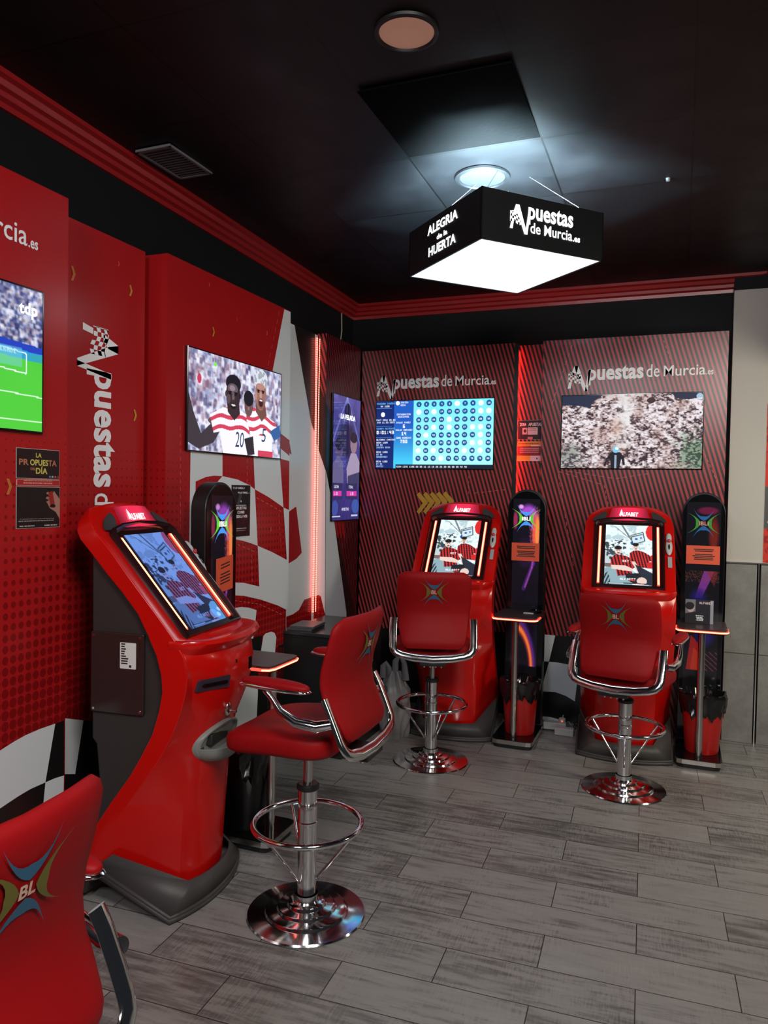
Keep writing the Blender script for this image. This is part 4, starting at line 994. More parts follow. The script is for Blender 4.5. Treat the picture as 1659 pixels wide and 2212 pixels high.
kp.put(kp.mask([(0, .84), (.08, .80), (.16, 1), (0, 1)]) & (np.sin(kp.X * 90 + kp.Y * 50) > 0), (30, 40, 45))
def fig(cx, cy, s):
    mk = kp.mask([(cx - .13 * s, cy + .14 * s), (cx - .04 * s, cy + .08 * s), (cx + .08 * s, cy + .07 * s), (cx + .22 * s, cy + .10 * s), (cx + .36 * s, cy + .16 * s), (cx + .40 * s, cy + .26 * s), (cx + .30 * s, cy + .32 * s), (cx + .34 * s, cy + .40 * s), (cx + .02 * s, cy + .42 * s), (cx - .02 * s, cy + .28 * s), (cx - .13 * s, cy + .27 * s)])
    kp.put(mk, (200, 45, 42)); kp.put(mk & (np.sin((kp.X - kp.Y * .35) * 88 / s) > .1), (28, 22, 30))
    kp.ell(cx + .02 * s, cy, .075 * s, .066 * s, (232, 205, 192)); kp.ell(cx + .02 * s, cy - .042 * s, .08 * s, .036 * s, (30, 26, 30)); kp.ell(cx + .0 * s, cy + .002, .012, .008, (60, 50, 55)); kp.ell(cx + .045 * s, cy + .002, .012, .008, (60, 50, 55)); kp.ell(cx + .03 * s, cy + .045 * s, .03 * s, .012 * s, (120, 80, 78))
fig(.63, .37, .85); fig(.26, .44, 1.0)
kp.poly([(.14, .69), (.44, .69), (.60, .74), (.60, .78), (.40, .77), (.16, .75)], (230, 205, 195)); kp.poly([(.56, .62), (.64, .62), (.84, .86), (.76, .88)], (228, 200, 190)); kp.poly([(.64, .66), (1, .80), (1, 1), (.84, .98), (.70, .78)], (40, 46, 58))
kp.poly([(.46, .82), (.74, .80), (.86, .99), (.60, .97), (.44, .9)], (30, 34, 40)); kp.ell(.78, .93, .1, .06, (225, 200, 190)); kp.txt('BET', 32, 86, (240, 240, 240)); kp.txt('ALFABET', 28, 128, (250, 250, 250)); kp.rect(.54, .905, .64, .935, (220, 50, 50), .6)
kp.rect(.08, .965, .95, .98, (40, 50, 60)); kp.rect(.1, .97, .4, .976, (230, 240, 240)); kp.ell(.68, .972, .015, .008, (220, 50, 50)); kp.ell(.78, .972, .015, .008, (220, 50, 50))
ML = [  # rear edge, crease, front corner (x, z), half width at the front, bulge
 ((-.400, .050), (-.360, .110), (-.030, .075), .158, .050),
 ((-.340, .250), (-.268, .270), (-.022, .240), .162, .050),
 ((-.248, .387), (-.180, .390), (-.012, .385), .164, .050),
 ((-.170, .494), (-.100, .500), (-.006, .495), .165, .052),
 ((-.126, .568), (-.045, .580), (.000, .575), .168, .056),
 ((-.084, .647), (-.005, .655), (.012, .655), .176, .066),
 ((-.058, .731), (.028, .740), (.032, .738), .192, .080),
 ((-.046, .800), (.046, .808), (.046, .808), .212, .085),
 ((-.052, .861), (.050, .858), (.050, .860), .232, .082),
 ((-.071, .925), (.034, .922), (.036, .925), .246, .080),
 ((-.095, .972), (.008, .966), (.010, .966), .252, .060),
 ((-.103, .990), (-.006, .985), (-.004, .985), .252, .000),
 ((-.145, 1.064), (-.060, 1.050), (-.056, 1.048), .252, 0),
 ((-.207, 1.135), (-.122, 1.120), (-.118, 1.118), .252, 0),
 ((-.272, 1.200), (-.185, 1.192), (-.181, 1.190), .252, 0),
 ((-.328, 1.262), (-.250, 1.268), (-.246, 1.266), .250, 0),
 ((-.378, 1.312), (-.312, 1.332), (-.308, 1.332), .248, .004),
 ((-.400, 1.340), (-.342, 1.360), (-.338, 1.360), .238, .010),
 ((-.412, 1.362), (-.374, 1.384), (-.370, 1.384), .214, .012),
 ((-.418, 1.385), (-.404, 1.398), (-.400, 1.398), .170, .008)]
def kiosk_shell():
    mb = MB(); rings = []
    for q, ((rx, rz), (cx_, cz), (fx_, fz), w_, bl) in enumerate(ML):
        W_ = .255 if q < 15 else w_ + .006
        arch = 0 if q < 16 else (.014, .030, .042)[q - 17] if q >= 17 else .004
        ring = [(rx, -W_, rz), (cx_, -W_ if q < 15 else -w_ - .003, cz)]
        for i in range(13):
            t = -1 + i / 6.0; ring.append((fx_ + bl * (1 - abs(t) ** 2.4), w_ * math.sin(t * math.pi / 2 * .999) if w_ > .3 else w_ * t, fz))
        ring += [(cx_, W_ if q < 15 else w_ + .003, cz), (rx, W_, rz)]
        ring = [(x, y, z + arch * (1 - (abs(y) / .26) ** 2)) for x, y, z in ring]
        rings.append(ring)
    mb.loft(rings); return mb
Tn, Nn = Vector((-.652, 0, .758)), Vector((.758, 0, .652))
def slope(u, v, d=0.0): return Vector((0, 0, .98)) + Tn * v + Nn * d + Vector((0, u, 0))
def front_x(y, z):                      # x of the front skin at (y, z)
    zs = [m_[2][1] for m_ in ML[:11]]; fx_ = np.interp(z, zs, [m_[2][0] for m_ in ML[:11]]); w_ = np.interp(z, zs, [m_[3] for m_ in ML[:11]]); bl = np.interp(z, zs, [m_[4] for m_ in ML[:11]])
    return float(fx_ + bl * (1 - min(1, abs(y / w_)) ** 2.4))
def rrect(w_, h, r, n=5):
    o_ = []
    for cx_, cy_, a0 in ((w_ / 2 - r, h / 2 - r, 0), (-w_ / 2 + r, h / 2 - r, 90), (-w_ / 2 + r, -h / 2 + r, 180), (w_ / 2 - r, -h / 2 + r, 270)):
        for i in range(n + 1):
            a = math.radians(a0 + 90 * i / n); o_.append((cx_ + r * math.cos(a), cy_ + r * math.sin(a)))
    return o_
def make_kiosk():
    root = empty('betting_kiosk', (0, 0, 0))
    kiosk_shell().build('shell', M['shell'], root, smooth=50, bevel=.006, bseg=3)
    # dark rear body
    prof = [(-.385, 1.345), (-.352, 1.30), (-.348, .60), (-.330, .58), (-.314, .43), (-.326, .33), (-.378, .20), (-.405, .03), (-.37, .03), (-.30, .25), (-.21, .39), (-.13, .495), (-.085, .57), (-.045, .65), (-.02, .73), (-.006, .80), (-.012, .86), (-.032, .93), (-.062, .99), (-.11, 1.06), (-.17, 1.13), (-.235, 1.20), (-.29, 1.26)]
    mb = MB(); mb.prism(prof, lambda u, v, d: (u, d, v), -.222, .222); mb.build('rear_body', M['dark_plastic'], root, bevel=.008)
    for s_ in (-1,):
        fn = frame((-.238, s_ * .2225, .845), (1, 0, 0), (0, 0, 1))
        mb = MB(); mb.prism(rrect(.212, .285, .006), lambda u, v, d: fn(u, v, d), 0, .014); sp_ = mb.build('service_panel', mat('panel_brown_glass', (0.030, 0.018, 0.017, 1), .16), root, bevel=.002)
        mb = MB()
        for a, b_ in ((-1, -1), (1, -1), (1, 1), (-1, 1)): mb.cyl(fn(a * .093, b_ * .130, .013), fn(a * .093, b_ * .130, .017), .0045, n=10)
        mb.build('screws', M['chrome'], sp_)
        mb = MB(); mb.prism(rrect(.064, .092, .003), lambda u, v, d: fn(u + .045, v + .065, d), .0135, .0148, 0)
        rs = random.Random(4)
        for i in range(9):
            wd_ = rs.uniform(.012, .03); mb.face([fn(.018 + a, .103 - i * .0085 + b_, .0152) for a, b_ in ((0, 0), (wd_, 0), (wd_, .0048), (0, .0048))], 1)
        mb.face([fn(.05 + a, .024 + b_, .0152) for a, b_ in ((0, 0), (.009, 0), (.009, .009), (0, .009))], 1)
        mb.build('sticker', [M['paper_white'], M['ink']], sp_)
    # screen assembly
    out = [(-.198, -.012), (.198, -.012), (.200, .455), (.185, .475), (.12, .492), (0, .500), (-.12, .492), (-.185, .475), (-.200, .455)]
    mb = MB(); mb.loft([[slope(u * q, .22 + (v - .22) * q, d) for u, v in out] for q, d in ((1, -.02), (1, .020), (.99, .026), (.965, .026), (.930, .0055), (.5, .005))]); bz = mb.build('screen_surround', mat('surround_dark', (0.018, 0.007, 0.008, 1), .15), root, smooth=30)
    sf_ = lambda u, v, d=0: slope(u, .232 + v, d)
    dp = kp.mesh('display', sf_, .262, .430, M['screen'], root, .0075)
    for s_ in (-1, 1):
        mb = MB(); mb.tube([slope(s_ * .163, .020 + .415 * i / 6, .009) for i in range(7)], .0075, 10, 0, flat=(1, .5)); mb.tube([slope(s_ * .163, .024 + .407 * i / 6, .0115) for i in range(7)], .0048, 10, 1, flat=(1, .7)); mb.build('light_bar', [M['led_red'], M['led_hot']], root, smooth=60)
    # glowing header sign
    def head(u, v, d=0):                # v 0..1 across the header, follows the shell
        A, B_ = Vector((-.312, 0, 1.338)), Vector((-.374, 0, 1.390)); P_ = A.lerp(B_, v); ar = (.004 + v * .030) * (1 - (abs(u) / .26) ** 2) + .004
        return Vector((P_.x + .008 + (.006 + .008 * v) * (1 - (abs(u) / .2) ** 2) + d * .7, u, P_.z + ar + d * .72))
    def strip(u0, u1, v0, v1, t, nu=8):
        mb = MB(); lo = [(u0 + (u1 - u0) * i / nu) for i in range(nu + 1)]
        poly = [(u, v0) for u in lo] + [(u * t, v1) for u in reversed(lo)]
        mb.loft([[head(u, v, d) for u, v in poly] for d in (.001, .006)]); return mb
    sg = strip(-.118, .118, .06, .96, .84).build('header_sign', M['sign'], root, smooth=30)
    mb = MB(); text(mb, 'ALFABET', lambda u, v, d: head(u, .33 + v / .08, .008), 0, 0, width=.105, height=.022, bold=.03, shear=.1, align='c'); mb.add([head(-.058, .35, .008), head(-.044, .82, .008), head(-.036, .5, .008)], [(0, 1, 2)]); mb.build('lettering', M['white_glow'], sg)
    for s_ in (-1, 1):
        pts = [(.134, .28), (.146, .12), (.190, -.02), (.210, .02), (.208, .22), (.185, .50), (.150, .74), (.132, .78), (.126, .60)]
        mb = MB(); mb.loft([[head(u * s_, v, d) for u, v in pts] for d in (-.002, .004)]); mb.build('speaker_grille', mat('grille_dark', (0.035, 0.03, 0.032, 1), .5, bump=.8, bscale=260), root)
    # tray shelf below the screen
    def lip(sx, inset, z, dz=0):
        o_ = []
        for i in range(33):
            a = -math.pi / 2 + math.pi * i / 32; o_.append((-.02 + (sx - inset) * math.copysign(abs(math.cos(a)) ** .75, math.cos(a)), (.262 - inset) * math.sin(a), z + dz * (math.cos(a))))
        return o_
    mb = MB(); mb.loft([lip(.10, .03, .880, -.02), lip(.125, .015, .925, -.02), lip(.16, .004, .952, -.01), lip(.168, 0, .966, -.004), lip(.165, .004, .976, 0), lip(.150, .012, .979, 0), lip(.130, .024, .972, -.004), lip(.09, .05, .966, -.004)]); mb.build('shelf', M['shell'], root, smooth=50)
    # front details
    mb = MB(); z_ = .816
    for dd, k, w_, h in ((.010, 0, .110, .044), (.012, 1, .086, .012)):
        mb.prism(rrect(w_, h, .004), lambda u, v, d: (front_x(-.150 + u, z_ + v) + d, -.150 + u, z_ + v), -.01, dd, k)
    mb.build('card_slot', [mat('slot_grey', (0.035, 0.03, 0.045, 1), .3), M['gloss_black']], root)
    mb = MB(); mb.ball((front_x(-.045, .70), -.045, .700), (.014, .017, .028), n=20, m=10); mb.cyl((front_x(-.045, .69), -.045, .690), (front_x(-.045, .69) + .04, -.045, .692), .006, n=12); mb.build('coin_lock', M['steel'], root, smooth=50)
    mb = MB(); mb.prism(rrect(.030, .045, .006), lambda u, v, d: (front_x(.07, .847) + d, .068 + u, .847 + v), -.02, .002); mb.build('note_slot', M['gloss_black'], root)
    mb = MB(); mb.cyl((front_x(-.049, .877) - .01, -.049, .877), (front_x(-.049, .877) + .004, -.049, .877), .007, n=16); mb.build('key_lock', M['chrome'], root)
    # payout hopper: half moon bowl
    HY, HZ = -.030, .580; fx0 = front_x(HY, HZ)
    o1 = [(.122 * math.cos(2 * math.pi * i / 40), .076 * math.sin(2 * math.pi * i / 40)) for i in range(40)]
    mb = MB()
    mb.loft([[(front_x(HY + u * q, HZ + v * q) + d, HY + u * q, HZ + v * q) for u, v in o1] for q, d in ((1, -.03), (1, .012), (.97, .018), (.90, .018), (.87, .004), (.5, .003))], k=0)
    hp = mb.build('payout_hopper', [M['hopper']], root, smooth=40)
    mb = MB(); rings = []                                   # bowl hanging on the lower half
    for i in range(10):
        a = math.pi * i / 9 / 2; r_ = math.cos(a); rings.append([(fx0 - .02 + (.095 * r_ ** .8) * math.sin(b2), HY - .116 * (.12 + .88 * r_) * math.cos(b2), HZ - .008 - .066 * math.sin(a)) for b2 in [math.pi * j / 20 for j in range(21)]])
    rings = [[(x * .93 + (fx0 - .02) * .07, (y - HY) * .92 + HY, HZ - .030) for x, y, z in rings[0]], [(x * .97 + (fx0 - .02) * .03, (y - HY) * .95 + HY, HZ - .006) for x, y, z in rings[0]]] + rings
    mb.loft(rings); mb.build('hopper_cup', M['hopper'], hp, smooth=60)
    mb = MB(); mb.slab((fx0 - .03, HY - .075, HZ - .004), (fx0 + .0085, HY + .05, HZ + .036)); mb.build('hopper_opening', mat('hopper_shadow', (.02, .02, .018, 1), .6), hp, bevel=.003)
    # card reader hanging on the right edge and grey sticker below it
    mb = MB(); mb.ball(slope(.222, .355, .012), (.016, .016, .028), n=20, m=12, fn=lambda x, y, z: (x + z * -.6, y, z * 1.0)); mb.ball(slope(.222, .290, .012), (.014, .019, .045), n=20, m=12, fn=lambda x, y, z: (x + z * -.75, y, z)); rd = mb.build('fingerprint_reader', mat('reader_pale', (0.5, 0.5, 0.5, 1), .25), root, smooth=60)
    mb = MB(); mb.ball(slope(.222, .325, .022), (.008, .010, .014), n=14, m=8); mb.build('reader_button', mat('button_red', (.5, .02, .03, 1), .3), rd, smooth=60)
    mb = MB(); mb.ball(slope(.222, .285, .022), (.006, .005, .016), n=14, m=8, fn=lambda x, y, z: (x + z * -.75, y, z)); mb.build('reader_window', M['gloss_black'], rd, smooth=60)
    mb = MB(); mb.prism(rrect(.022, .075, .002), lambda u, v, d: slope(.226 + u, .185 + v, d), .006, .0085); mb.build('sticker', M['paper_grey'], root)
    # grey skirt around the foot
    def sk(xo, yo, z0, z1, zr):
        o_ = [(-.30, -yo, z0 + zr), (-.005, -yo, z0)]
        for i in range(1, 16):
            t = -1 + i / 8.0; o_.append((-.005 + (xo - .01) * (1 - abs(t) ** 2.2), yo * t, z0))
        o_ += [(-.005, yo, z0), (-.30, yo, z0 + zr)]; return o_
    r0 = sk(.075, .262, .000, 0, .125); r1 = sk(.078, .264, .018, 0, .130); r2 = sk(.070, .256, .028, 0, .130)
    inn = sk(.050, .158, .105, 0, .105); inn = [(x + .01 if i not in (0, len(inn) - 1) else -.235, y if i not in (0, len(inn) - 1) else math.copysign(.256, y), z) for i, (x, y, z) in enumerate(inn)]
    mb = MB(); n_ = len(r0)
    for A, B_ in ((r0, r1), (r1, r2), (r2, inn)):
        mb.add(A + B_, [(j, j + 1, n_ + j + 1, n_ + j) for j in range(n_ - 1)])
    mb.build('foot_skirt', M['grey_base'], root, smooth=35, solid=.006)
    # black plinth inside
    mb = MB(); mb.slab((-.30, -.12, 0), (-.03, .12, .12)); mb.build('plinth', M['bin_black'], root)
    return root
lower(st0, -.050); lower(st3, -.070); lower(st2, -.010)
GK = 'red betting kiosks'
k1 = make_kiosk(); k1.location = (-1.615, 2.375, 0); k1.rotation_euler.z = math.radians(6)
tag(k1, 'red betting kiosk seen from the side against the left wall, leaning screen', 'kiosk', GK)
kb = Paint(84, 144); lum = kp.a.mean(2, keepdims=True); kb.a = (kp.a * .35 + lum * .65) * np.array((.50, .66, .95), np.float32) * .82 + np.array((8, 12, 30), np.float32)  # near kiosk: blue cast and dimming of an oblique view painted into the picture
kb.a += (kp.a[..., 0:1] - kp.a[..., 2:3]).clip(0, 255) * np.array((.35, .05, .12), np.float32)
kb.ell(.93, .90, .18, .10, (90, 165, 240), .8); kb.ell(.88, .94, .05, .022, (150, 200, 250)); kb.ell(.96, .89, .04, .02, (150, 200, 250))
k2 = copy_tree(k1); k2.location = (-1.285, 4.425, 0); k2.rotation_euler.z = math.radians(-85)
tag(k2, 'middle red betting kiosk, left of the narrow recess on the back wall', 'kiosk', GK)
k3 = copy_tree(k1); k3.location = (-0.262, 4.46, 0); k3.rotation_euler.z = math.radians(-86)
tag(k3, 'right-hand red betting kiosk below the rocky hillside screen', 'kiosk', GK)

for c in [o for o in bpy.data.objects if o.parent == k1 and o.name.startswith('display')]:
    bpy.data.objects.remove(c)
kb.mesh('display', lambda u, v, d=0: slope(u, .232 + v, d), .262, .430, M['screen'], k1, .0075)
# ------------------------------------------------------------------ lit towers with side table
em_blue = emi('emblem_blue', (0.05, 0.35, 1.0, 1), .9); em_green = emi('emblem_green', (0.12, 0.75, 0.03, 1), .8); em_txt = emi('emblem_text', (1, .95, .9, 1), 1.6)
em_blue2 = mat('emblem_blue_unlit', (0.02, 0.14, 0.42, 1), .25); em_green2 = mat('emblem_green_unlit', (0.05, 0.32, 0.05, 1), .25); em_txt2 = mat('emblem_text_unlit', (.7, .3, .25, 1), .3)
def tower_art(mode):
    p = Paint(70, 420, (8, 7, 12))
    def swirl(al):
        p.ell(.58, .105, .42, .085, (180, 80, 220), al, 0, .6); p.ell(.42, .150, .30, .075, (16, 10, 26), 1, 0, .3)
        p.ell(.86, .19, .17, .12, (250, 90, 60), al, 0, .7); p.ell(.92, .18, .10, .11, (255, 165, 60), al * .9, 0, .7); p.ell(.10, .12, .10, .06, (220, 60, 110), al * .7, 0, .7); p.ell(.30, .045, .12, .016, (245, 170, 255), al, 0, .8)
        m_ = p.noise(20, 5, 2, 2); p.put((m_ > .56) * (np.hypot((p.X - .85) / .25, (p.Y - .16) / .12) < 1), (255, 110, 150), .45 * al)
        p.line([(.86, .26), (.78, .36), (.45, .50)], .07, (110, 45, 160), .5 * al); p.line([(.86, .26), (.74, .38), (.5, .49)], .03, (180, 85, 190), .6 * al)
    if mode == 'lit':
        p.rect(0, 0, 1, 1, (14, 10, 22)); p.ell(.5, .30, .4, .1, (40, 20, 60), 1, 0, .9); swirl(1.0)
        mk = np.abs(np.hypot((p.X - .0) / .80, (p.Y - .95) / .25) - 1); p.put(np.clip(1 - mk * 6, 0, 1) * (p.X > .15) * (p.Y > .66), (240, 70, 60)); p.put(np.clip(1 - np.abs(mk - .02) * 14, 0, 1) * (p.X > .3) * (p.Y > .66), (255, 140, 50), .8); p.put(np.clip(1 - np.abs(np.hypot(p.X / .9, (p.Y - .95) / .29) - 1) * 9, 0, 1) * (p.Y > .66), (90, 40, 150), .8)
        p.rect(0, .58, 1, .655, (8, 7, 12)); p.rect(0, .93, 1, 1, (5, 5, 8))
    elif mode == 'dim':
        p.rect(0, 0, 1, 1, (12, 10, 18)); swirl(.8); p.rect(0, .5, 1, 1, (9, 8, 12))
    else:
        p.rect(0, 0, 1, 1, (20, 18, 32)); p.ell(.62, .045, .36, .024, (200, 40, 110), .9, 0, .6); p.ell(.80, .17, .18, .12, (220, 60, 40), .85, 0, .8)
        p.poly([(.55, .36), (.85, .36), (.50, .50), (.30, .50)], (190, 80, 220)); p.poly([(.62, .36), (.95, .36), (.85, .44)], (220, 60, 60), .6); p.ell(.40, .50, .3, .06, (50, 40, 170), .8, 0, .9)
        p.put((p.noise(40, 5, 1, 2) > .6) * (p.Y > .36) * (p.Y < .42), (240, 120, 80), .5)
        p.ell(.6, .70, .35, .07, (60, 50, 180), .8, 0, .9); p.poly([(.22, .70), (.45, .74), (.50, .88), (.10, .88)], (220, 40, 40)); p.poly([(.30, .76), (.42, .78), (.48, .88), (.22, .88)], (255, 70, 40))
        p.put((np.sin((p.Y * 6 - (p.X - .3) * .9) * 40) > .75) * (p.X > .55) * (p.Y > .78) * (p.Y < .88), (180, 80, 90), .8)
        p.rect(0, .90, 1, 1, (9, 8, 12))
    return p
def make_tower(mode):
    root = empty('lit_tower_table', (0, 0, 0)); fw = .1175                # local x = front, tower face at x=-.30
    def face(u, v, d=0): return Vector((-.305 + d, u, v))
    out = [(-fw, .07), (fw, .07)] + [(fw * math.cos(a), 1.405 + fw * 1.05 * math.sin(a)) for a in [math.pi * i / 20 for i in range(21)]]
    mb = MB(); mb.prism(out, face, -.075, 0); mb.build('tower_body', M['bin_black'] if mode != 'third' else mat('tower_navy', (0.013, 0.012, 0.022, 1), .3), root, bevel=.004)
    inn = [(u * .97, .085 + (v - .085) * .992) for u, v in out]
    mb = MB(); mb.prism(inn, face, .0, .0035, 0); mb.build('glass_cover', M['gloss_black'], root)
    H_, W_ = 1.12, (.165 if mode != 'third' else .185)
    tower_art(mode).mesh('artwork', lambda u, v, d=0: face(u, .91 + v, d), W_, H_, M['lightbox'] if mode != 'third' else picture_dim, root, .0045)
    mb = MB(); burst(mb, lambda u, v, d: face(u, 1.347 + v, d), .084, .006, txt='IBLI'); mb.build('emblem', [em_blue, em_green, em_txt] if mode != 'third' else [em_blue2, em_green2, em_txt2], root)
    tp = [(-.05, -.122), (-.05, .122), (.0, .122)]; tp = [(-.35, -.122), (-.35, .122), (-.015, .122), (.012, .113), (.022, .085), (.022, -.085), (.012, -.113), (-.015, -.122)]
    mb = MB(); mb.prism(tp, lambda u, v, d: (u, v, d), .024, .048); bs = mb.build('base_plate', M['steel'], root)
    mb = MB(); mb.prism([(u * .985, v * .985) for u, v in tp], lambda u, v, d: (u, v, d), .0482, .052); mb.build('base_cover', M['gloss_black'], bs)
    mb = MB(); mb.prism([(u - .01, v * .93) for u, v in tp], lambda u, v, d: (u, v, d), .0, .0235); mb.build('base_foot', M['bin_black'], bs)
    mb = MB(); mb.cyl((-.04, 0, .05), (-.04, 0, .752), .0185); mb.build('pole', M['steel'], root, smooth=40)
    tt = [(u + (0 if u > -.2 else .05), v * 1.06) for u, v in tp]
    mb = MB(); mb.prism(tt, lambda u, v, d: (u, v, d), .752, .757, 1); mb.prism(tt, lambda u, v, d: (u, v, d), .769, .778, 0); mb.prism([(u * .96, v * .96) for u, v in tt], lambda u, v, d: (u, v, d), .757, .769, 1); tb = mb.build('table_top', [mat('table_plum', (0.05, 0.03, 0.035, 1), .3), M['gloss_black']], root)
    ed = [Vector((u * (1.02 if u > 0 else 1), v * 1.012, .763)) for u, v in tt[2:]] + [Vector((-.12, -.131, .763))]; ed = [Vector((-.12, .131, .763))] + ed[0:6] + [ed[-1]]
    mb = MB(); mb.tube(ed, .0062, 10, 0); mb.tube([Vector((q.x * (1.012 if q.x > 0 else 1) + .0015, q.y * 1.01, q.z)) for q in ed], .0048, 10, 1); mb.build('edge_light', [M['led_red'], M['led_hot']], tb, smooth=60)
    return root
picture_dim = picture_mat('lightbox_faint', .28, .12)  # unlit artwork given a faint glow of its own
GT = 'black towers with a small red-lit table'
t1 = make_tower('dim'); t1.location = (-1.553, 2.80, 0); t1.rotation_euler.z = 0
tag(t1, 'black lit tower with red-edged table just behind the leaning near kiosk', 'tower', GT)
t2 = make_tower('lit'); t2.location = (-0.888, 4.395, 0); t2.rotation_euler.z = math.radians(-90)
tag(t2, 'black tower glowing purple and orange, right of the middle kiosk', 'tower', GT)
t3 = make_tower('third'); t3.location = (0.132, 4.49, 0); t3.rotation_euler.z = math.radians(-90)
tag(t3, 'dark navy tower with unlit artwork beside the cream column', 'tower', GT)

def note(root, z, w_, h, label, u0=0.0, rot=0.0):
    M_ = root.matrix_world; bpy.context.view_layer.update(); M_ = root.matrix_world.copy()
    fn0 = lambda u, v, d=0: M_ @ Vector((-.292 + d, u0 + u, z + v)); o = fn0(0, 0, 0)
    e = empty('notice', o); f2 = lambda u, v, d=0: fn0(u, v, d) - o
    mb = MB(); mb.loft([[f2(a * w_ / 2, b_ * h / 2 + a * rot, d) for a, b_ in ((-1, -1), (1, -1), (1, 1), (-1, 1))] for d in (0, .0012)]); mb.build('sheet', M['paper_orange'], e)
    mb = MB(); rs = random.Random(int(z * 1000))
    for i in range(7):
        if i == 2: continue
        ww = w_ * rs.uniform(.52, .68); v0_ = h * (.30 - .09 * i); mb.face([f2(a * ww / 2 + .004, v0_ + b_ * .003 + a * rot, .0018) for a, b_ in ((-1, -1), (1, -1), (1, 1), (-1, 1))])
    mb.build('printed_lines', M['ink'], e)
    return tag(e, label, 'notice', 'orange notices on the towers')
note(t1, 1.128, .13, .150, 'orange printed notice on the tower behind the leaning near kiosk', .01, .006)
note(t2, 1.140, .172, .112, 'orange printed notice on the purple glowing tower')
note(t3, 1.162, .182, .108, 'orange printed notice on the dark tower by the cream column')

# bins
def make_bin(c, r0, r1, h, m_, label, rz=0, drape=.10, seed=1):
    root = empty('waste_bin', c); mb = MB(); mb.lathe([(.001, 0), (r0 * .96, 0), (r0, .01), (r1, h), (r1 + .006, h), (r1 + .006, h + .008), (r1 - .004, h + .008), (r0 - .004, .02)], n=40, cap=False); mb.build('bucket', m_, root, smooth=40)
    rs = np.random.RandomState(seed); mb = MB(); rings = []; N = 60
    ph = rs.rand(8) * 6.28
    def wob(a, q): return sum(math.sin(a * f_ + ph[i] + q * 5) for i, f_ in enumerate((3, 5, 8, 13, 21))) / 5
    for i, (dr, z) in enumerate(((.004, -1), (.010, -.7), (.013, -.35), (.014, 0), (.010, .10), (-.004, .12), (-.016, 0), (-.03, -.6))):
        ring = []
        for j in range(N):
            a = 2 * math.pi * j / N; w_ = wob(a, i * .3); zz = (h + .01) + (z * drape * (1 + .45 * w_) if z < 0 else z * .16 + .012 * w_)
            r_ = (r1 if z > -.2 else r1 - (r1 - r0) * min(1, -z * drape / h)) + dr + .006 * w_ + .003 * rs.rand()
            ring.append((r_ * math.cos(a), r_ * math.sin(a), zz))
        rings.append(ring)
    mb.loft(rings, False); mb.build('bin_bag', M['bag_black'], root, smooth=25)
    return tag(root, label, 'bin', 'waste bins by the towers')
make_bin((-1.715, 2.80, .053), .080, .112, .335, M['bin_black'], 'black waste bin with shiny black bag beside the leaning near kiosk', seed=3, drape=.12)
make_bin((-0.875, 4.56, .053), .088, .108, .300, M['bin_red'], 'red waste bin with black bag at the purple glowing tower', seed=5)
make_bin((0.150, 4.655, .053), .090, .115, .310, M['bin_red'], 'red waste bin with black bag at the dark tower by the column', seed=8)

# things on the tables
def card(w_, h, pos, rz, tilt, pic, label, cat='leaflet', name='leaflet'):
    root = empty(name, pos, rz); f2 = lambda u, v, d=0: Vector((u, -d * math.cos(tilt) + v * math.sin(tilt), (v + h / 2) * math.cos(tilt) + d * math.sin(tilt)))
    mb = MB(); mb.loft([[f2(a * w_ / 2, b_ * h / 2, d) for a, b_ in ((-1, -1), (1, -1), (1, 1), (-1, 1))] for d in (-.001, .001)]); mb.build('card', M['paper_white'], root)
    pic.mesh('print', f2, w_, h, M['print'], root, .0016)
    return tag(root, label, cat)
p = Paint(60, 55, (28, 24, 36)); p.rect(0, 0, .36, 1, (120, 118, 125)); p.ell(.2, .35, .13, .2, (190, 170, 165)); p.ell(.16, .28, .16, .16, (20, 18, 24)); p.poly([(0, .6), (.36, .5), (.36, 1), (0, 1)], (26, 22, 30)); p.rect(.88, .02, 1, 1, (150, 150, 160)); p.txt('ALFABET', 30, 5, (220, 200, 210)); rows(p, .38, .66, .66, .9, 4, (225, 225, 230), 2, .6)
card(.148, .135, (0.118, 4.66, .779), 0, .12, p, 'dark folded card with a woman\'s portrait, standing on the right-hand table')
mb = MB(); mb.box((-0.835, 4.56, .7805), (.06, .035, .003)); tag(mb.build('paper_slip', M['paper_white']), 'small white slip on the left of the middle tower table', 'paper')
root = empty('ashtray', (-0.80, 4.60, .779)); mb = MB(); mb.lathe([(.001, 0), (.034, 0), (.040, .014), (.036, .016), (.030, .005), (.001, .004)], n=32, cap=False); mb.build('dish', M['gloss_black'], root, smooth=40); tag(root, 'small dark round dish on the middle tower table', 'dish')

# ------------------------------------------------------------------ black cabinet with box on top
root = empty('black_cabinet', (-1.905, 3.95, 0)); mb = MB(); mb.slab((-.205, -.145, .0), (.185, .43, .675)); mb.build('carcass', M['bin_black'], root, bevel=.003)
mb = MB(); mb.slab((-.21, -.155, .675), (.19, .44, .695)); mb.build('top', mat('cabinet_top_dark', (0.03, 0.03, 0.032, 1), .22), root, bevel=.003)
mb = MB(); mb.slab((-.195, -.152, .03), (.175, -.146, .66)); mb.build('door', M['bin_black'], root, bevel=.002)
tag(root, 'low black cabinet in the left corner below the red light strip', 'cabinet')
root = empty('receiver_box', (-2.02, 3.93, .695), .1); mb = MB(); mb.slab((-.075, -.10, 0), (.075, .12, .012), 0); mb.slab((-.06, -.10, .012), (.085, .10, .026), 0); mb.build('case', mat('receiver_grey', (.08, .08, .085, 1), .35), root, bevel=.002)
tag(root, 'flat grey and black receiver box on the black cabinet', 'box')

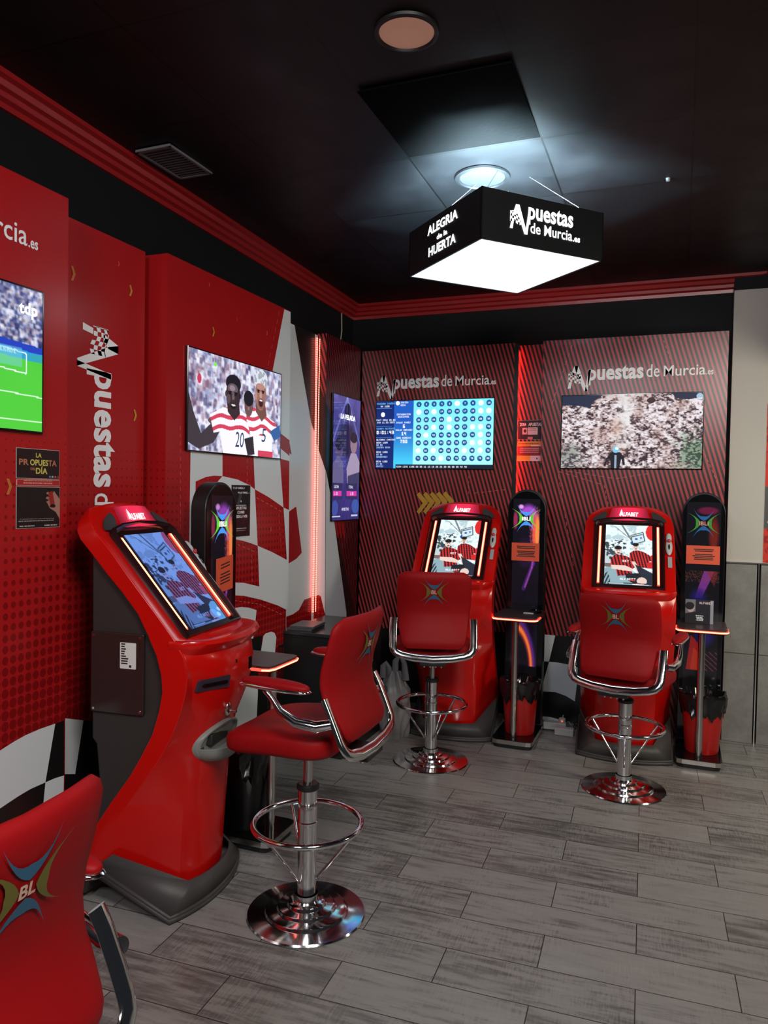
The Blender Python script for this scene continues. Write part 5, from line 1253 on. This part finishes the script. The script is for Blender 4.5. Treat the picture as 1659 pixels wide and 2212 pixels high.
# plastic bag left of the middle kiosk
rs = np.random.RandomState(4)
mb = MB(); rings = []
for i in range(15):
    t = i / 14; z = .40 * t; R_ = .072 * (1 + .25 * math.sin(t * 3.0)) * (1 if t < .72 else 1 - (t - .72) * 2.6)
    rings.append([((R_ + .010 * math.sin(a * 5 + t * 6) + .006 * math.sin(a * 11 - t * 9)) * math.cos(a) * 1.08, (R_ + .010 * math.sin(a * 5 + t * 6)) * math.sin(a) * .8, z) for a in [2 * math.pi * j / 60 for j in range(60)]])
mb.loft(rings)
root = empty('plastic_bag', (-1.606, 4.33, 0))
bagm = mat('thin_grey_plastic', (0.21, 0.20, 0.20, 1), .38); mb.build('pouch', bagm, root, smooth=60)
for (x0, hh, ww) in ((-.055, .075, .022), (.035, .13, .035)):
    mb = MB(); mb.tube([(x0 - ww, 0, .35), (x0 - ww * .8, -.01, .37 + hh * .7), (x0, -.01, .37 + hh), (x0 + ww * .8, -.01, .37 + hh * .65), (x0 + ww, 0, .35)], [.014, .013, .009, .012, .016], 10, flat=(1, 1.6)); mb.build('handle', bagm, root, smooth=60)
tag(root, 'translucent grey plastic carrier bag on the floor left of the middle kiosk', 'bag')

# power strip and adapters between middle tower and right kiosk
wp = mat('white_plastic', (.5, .5, .48, 1), .35)
root = empty('power_strip', (-0.705, 4.84, 0), .1); mb = MB(); mb.slab((-.07, -.025, .01), (.07, .025, .055)); mb.build('housing', wp, root, bevel=.004)
mb = MB(); mb.lathe([(.022, .055), (.022, .080), (.018, .084)], (.045, 0, 0), n=20); mb.build('plug', wp, root, smooth=40)
mb = MB(); mb.box((.045, -.0225, .07), (.009, .004, .006)); mb.build('indicator_light', M['led_red'], root)
tag(root, 'white power strip with a small red light on the floor between tower and kiosk', 'power strip')
mb = MB(); mb.slab((-.066, -.025, 0), (.05, .025, .045)); tag(mb.build('power_adapter', wp, bevel=.004, loc=(-0.628, 4.775, 0)), 'white power adapter brick lying before the power strip', 'adapter')
rr = random.Random(3)
for i, lb in enumerate(('pale looped cable behind the adapter brick', 'dark tangled cable beside the right-hand kiosk foot', 'grey cable lying along the wall behind the power strip')):
    pts = [((-0.565, -0.60, -0.70)[i] + .035 * rr.random() + (.012 * k_ if i == 2 else 0), (4.84, 4.89, 4.955)[i] + (.045 if i < 2 else .03) * rr.random(), .01 + (.06 * rr.random() if k_ % 3 == 1 else 0)) for k_ in range(7)]
    P_ = [Vector(q) for q in pts]; sm = []
    for a in range(len(P_) - 1):
        p0, p1_, p2_, p3_ = P_[max(0, a - 1)], P_[a], P_[a + 1], P_[min(len(P_) - 1, a + 2)]
        for s_ in range(6):
            t = s_ / 6; sm.append(.5 * ((2 * p1_) + (p2_ - p0) * t + (2 * p0 - 5 * p1_ + 4 * p2_ - p3_) * t * t + (3 * p1_ - p0 - 3 * p2_ + p3_) * t ** 3))
    mb = MB(); mb.tube(sm, .003, 8); tag(mb.build('cable', (wp, M['bin_black'], M['paper_grey'])[i], smooth=60), lb, 'cable')
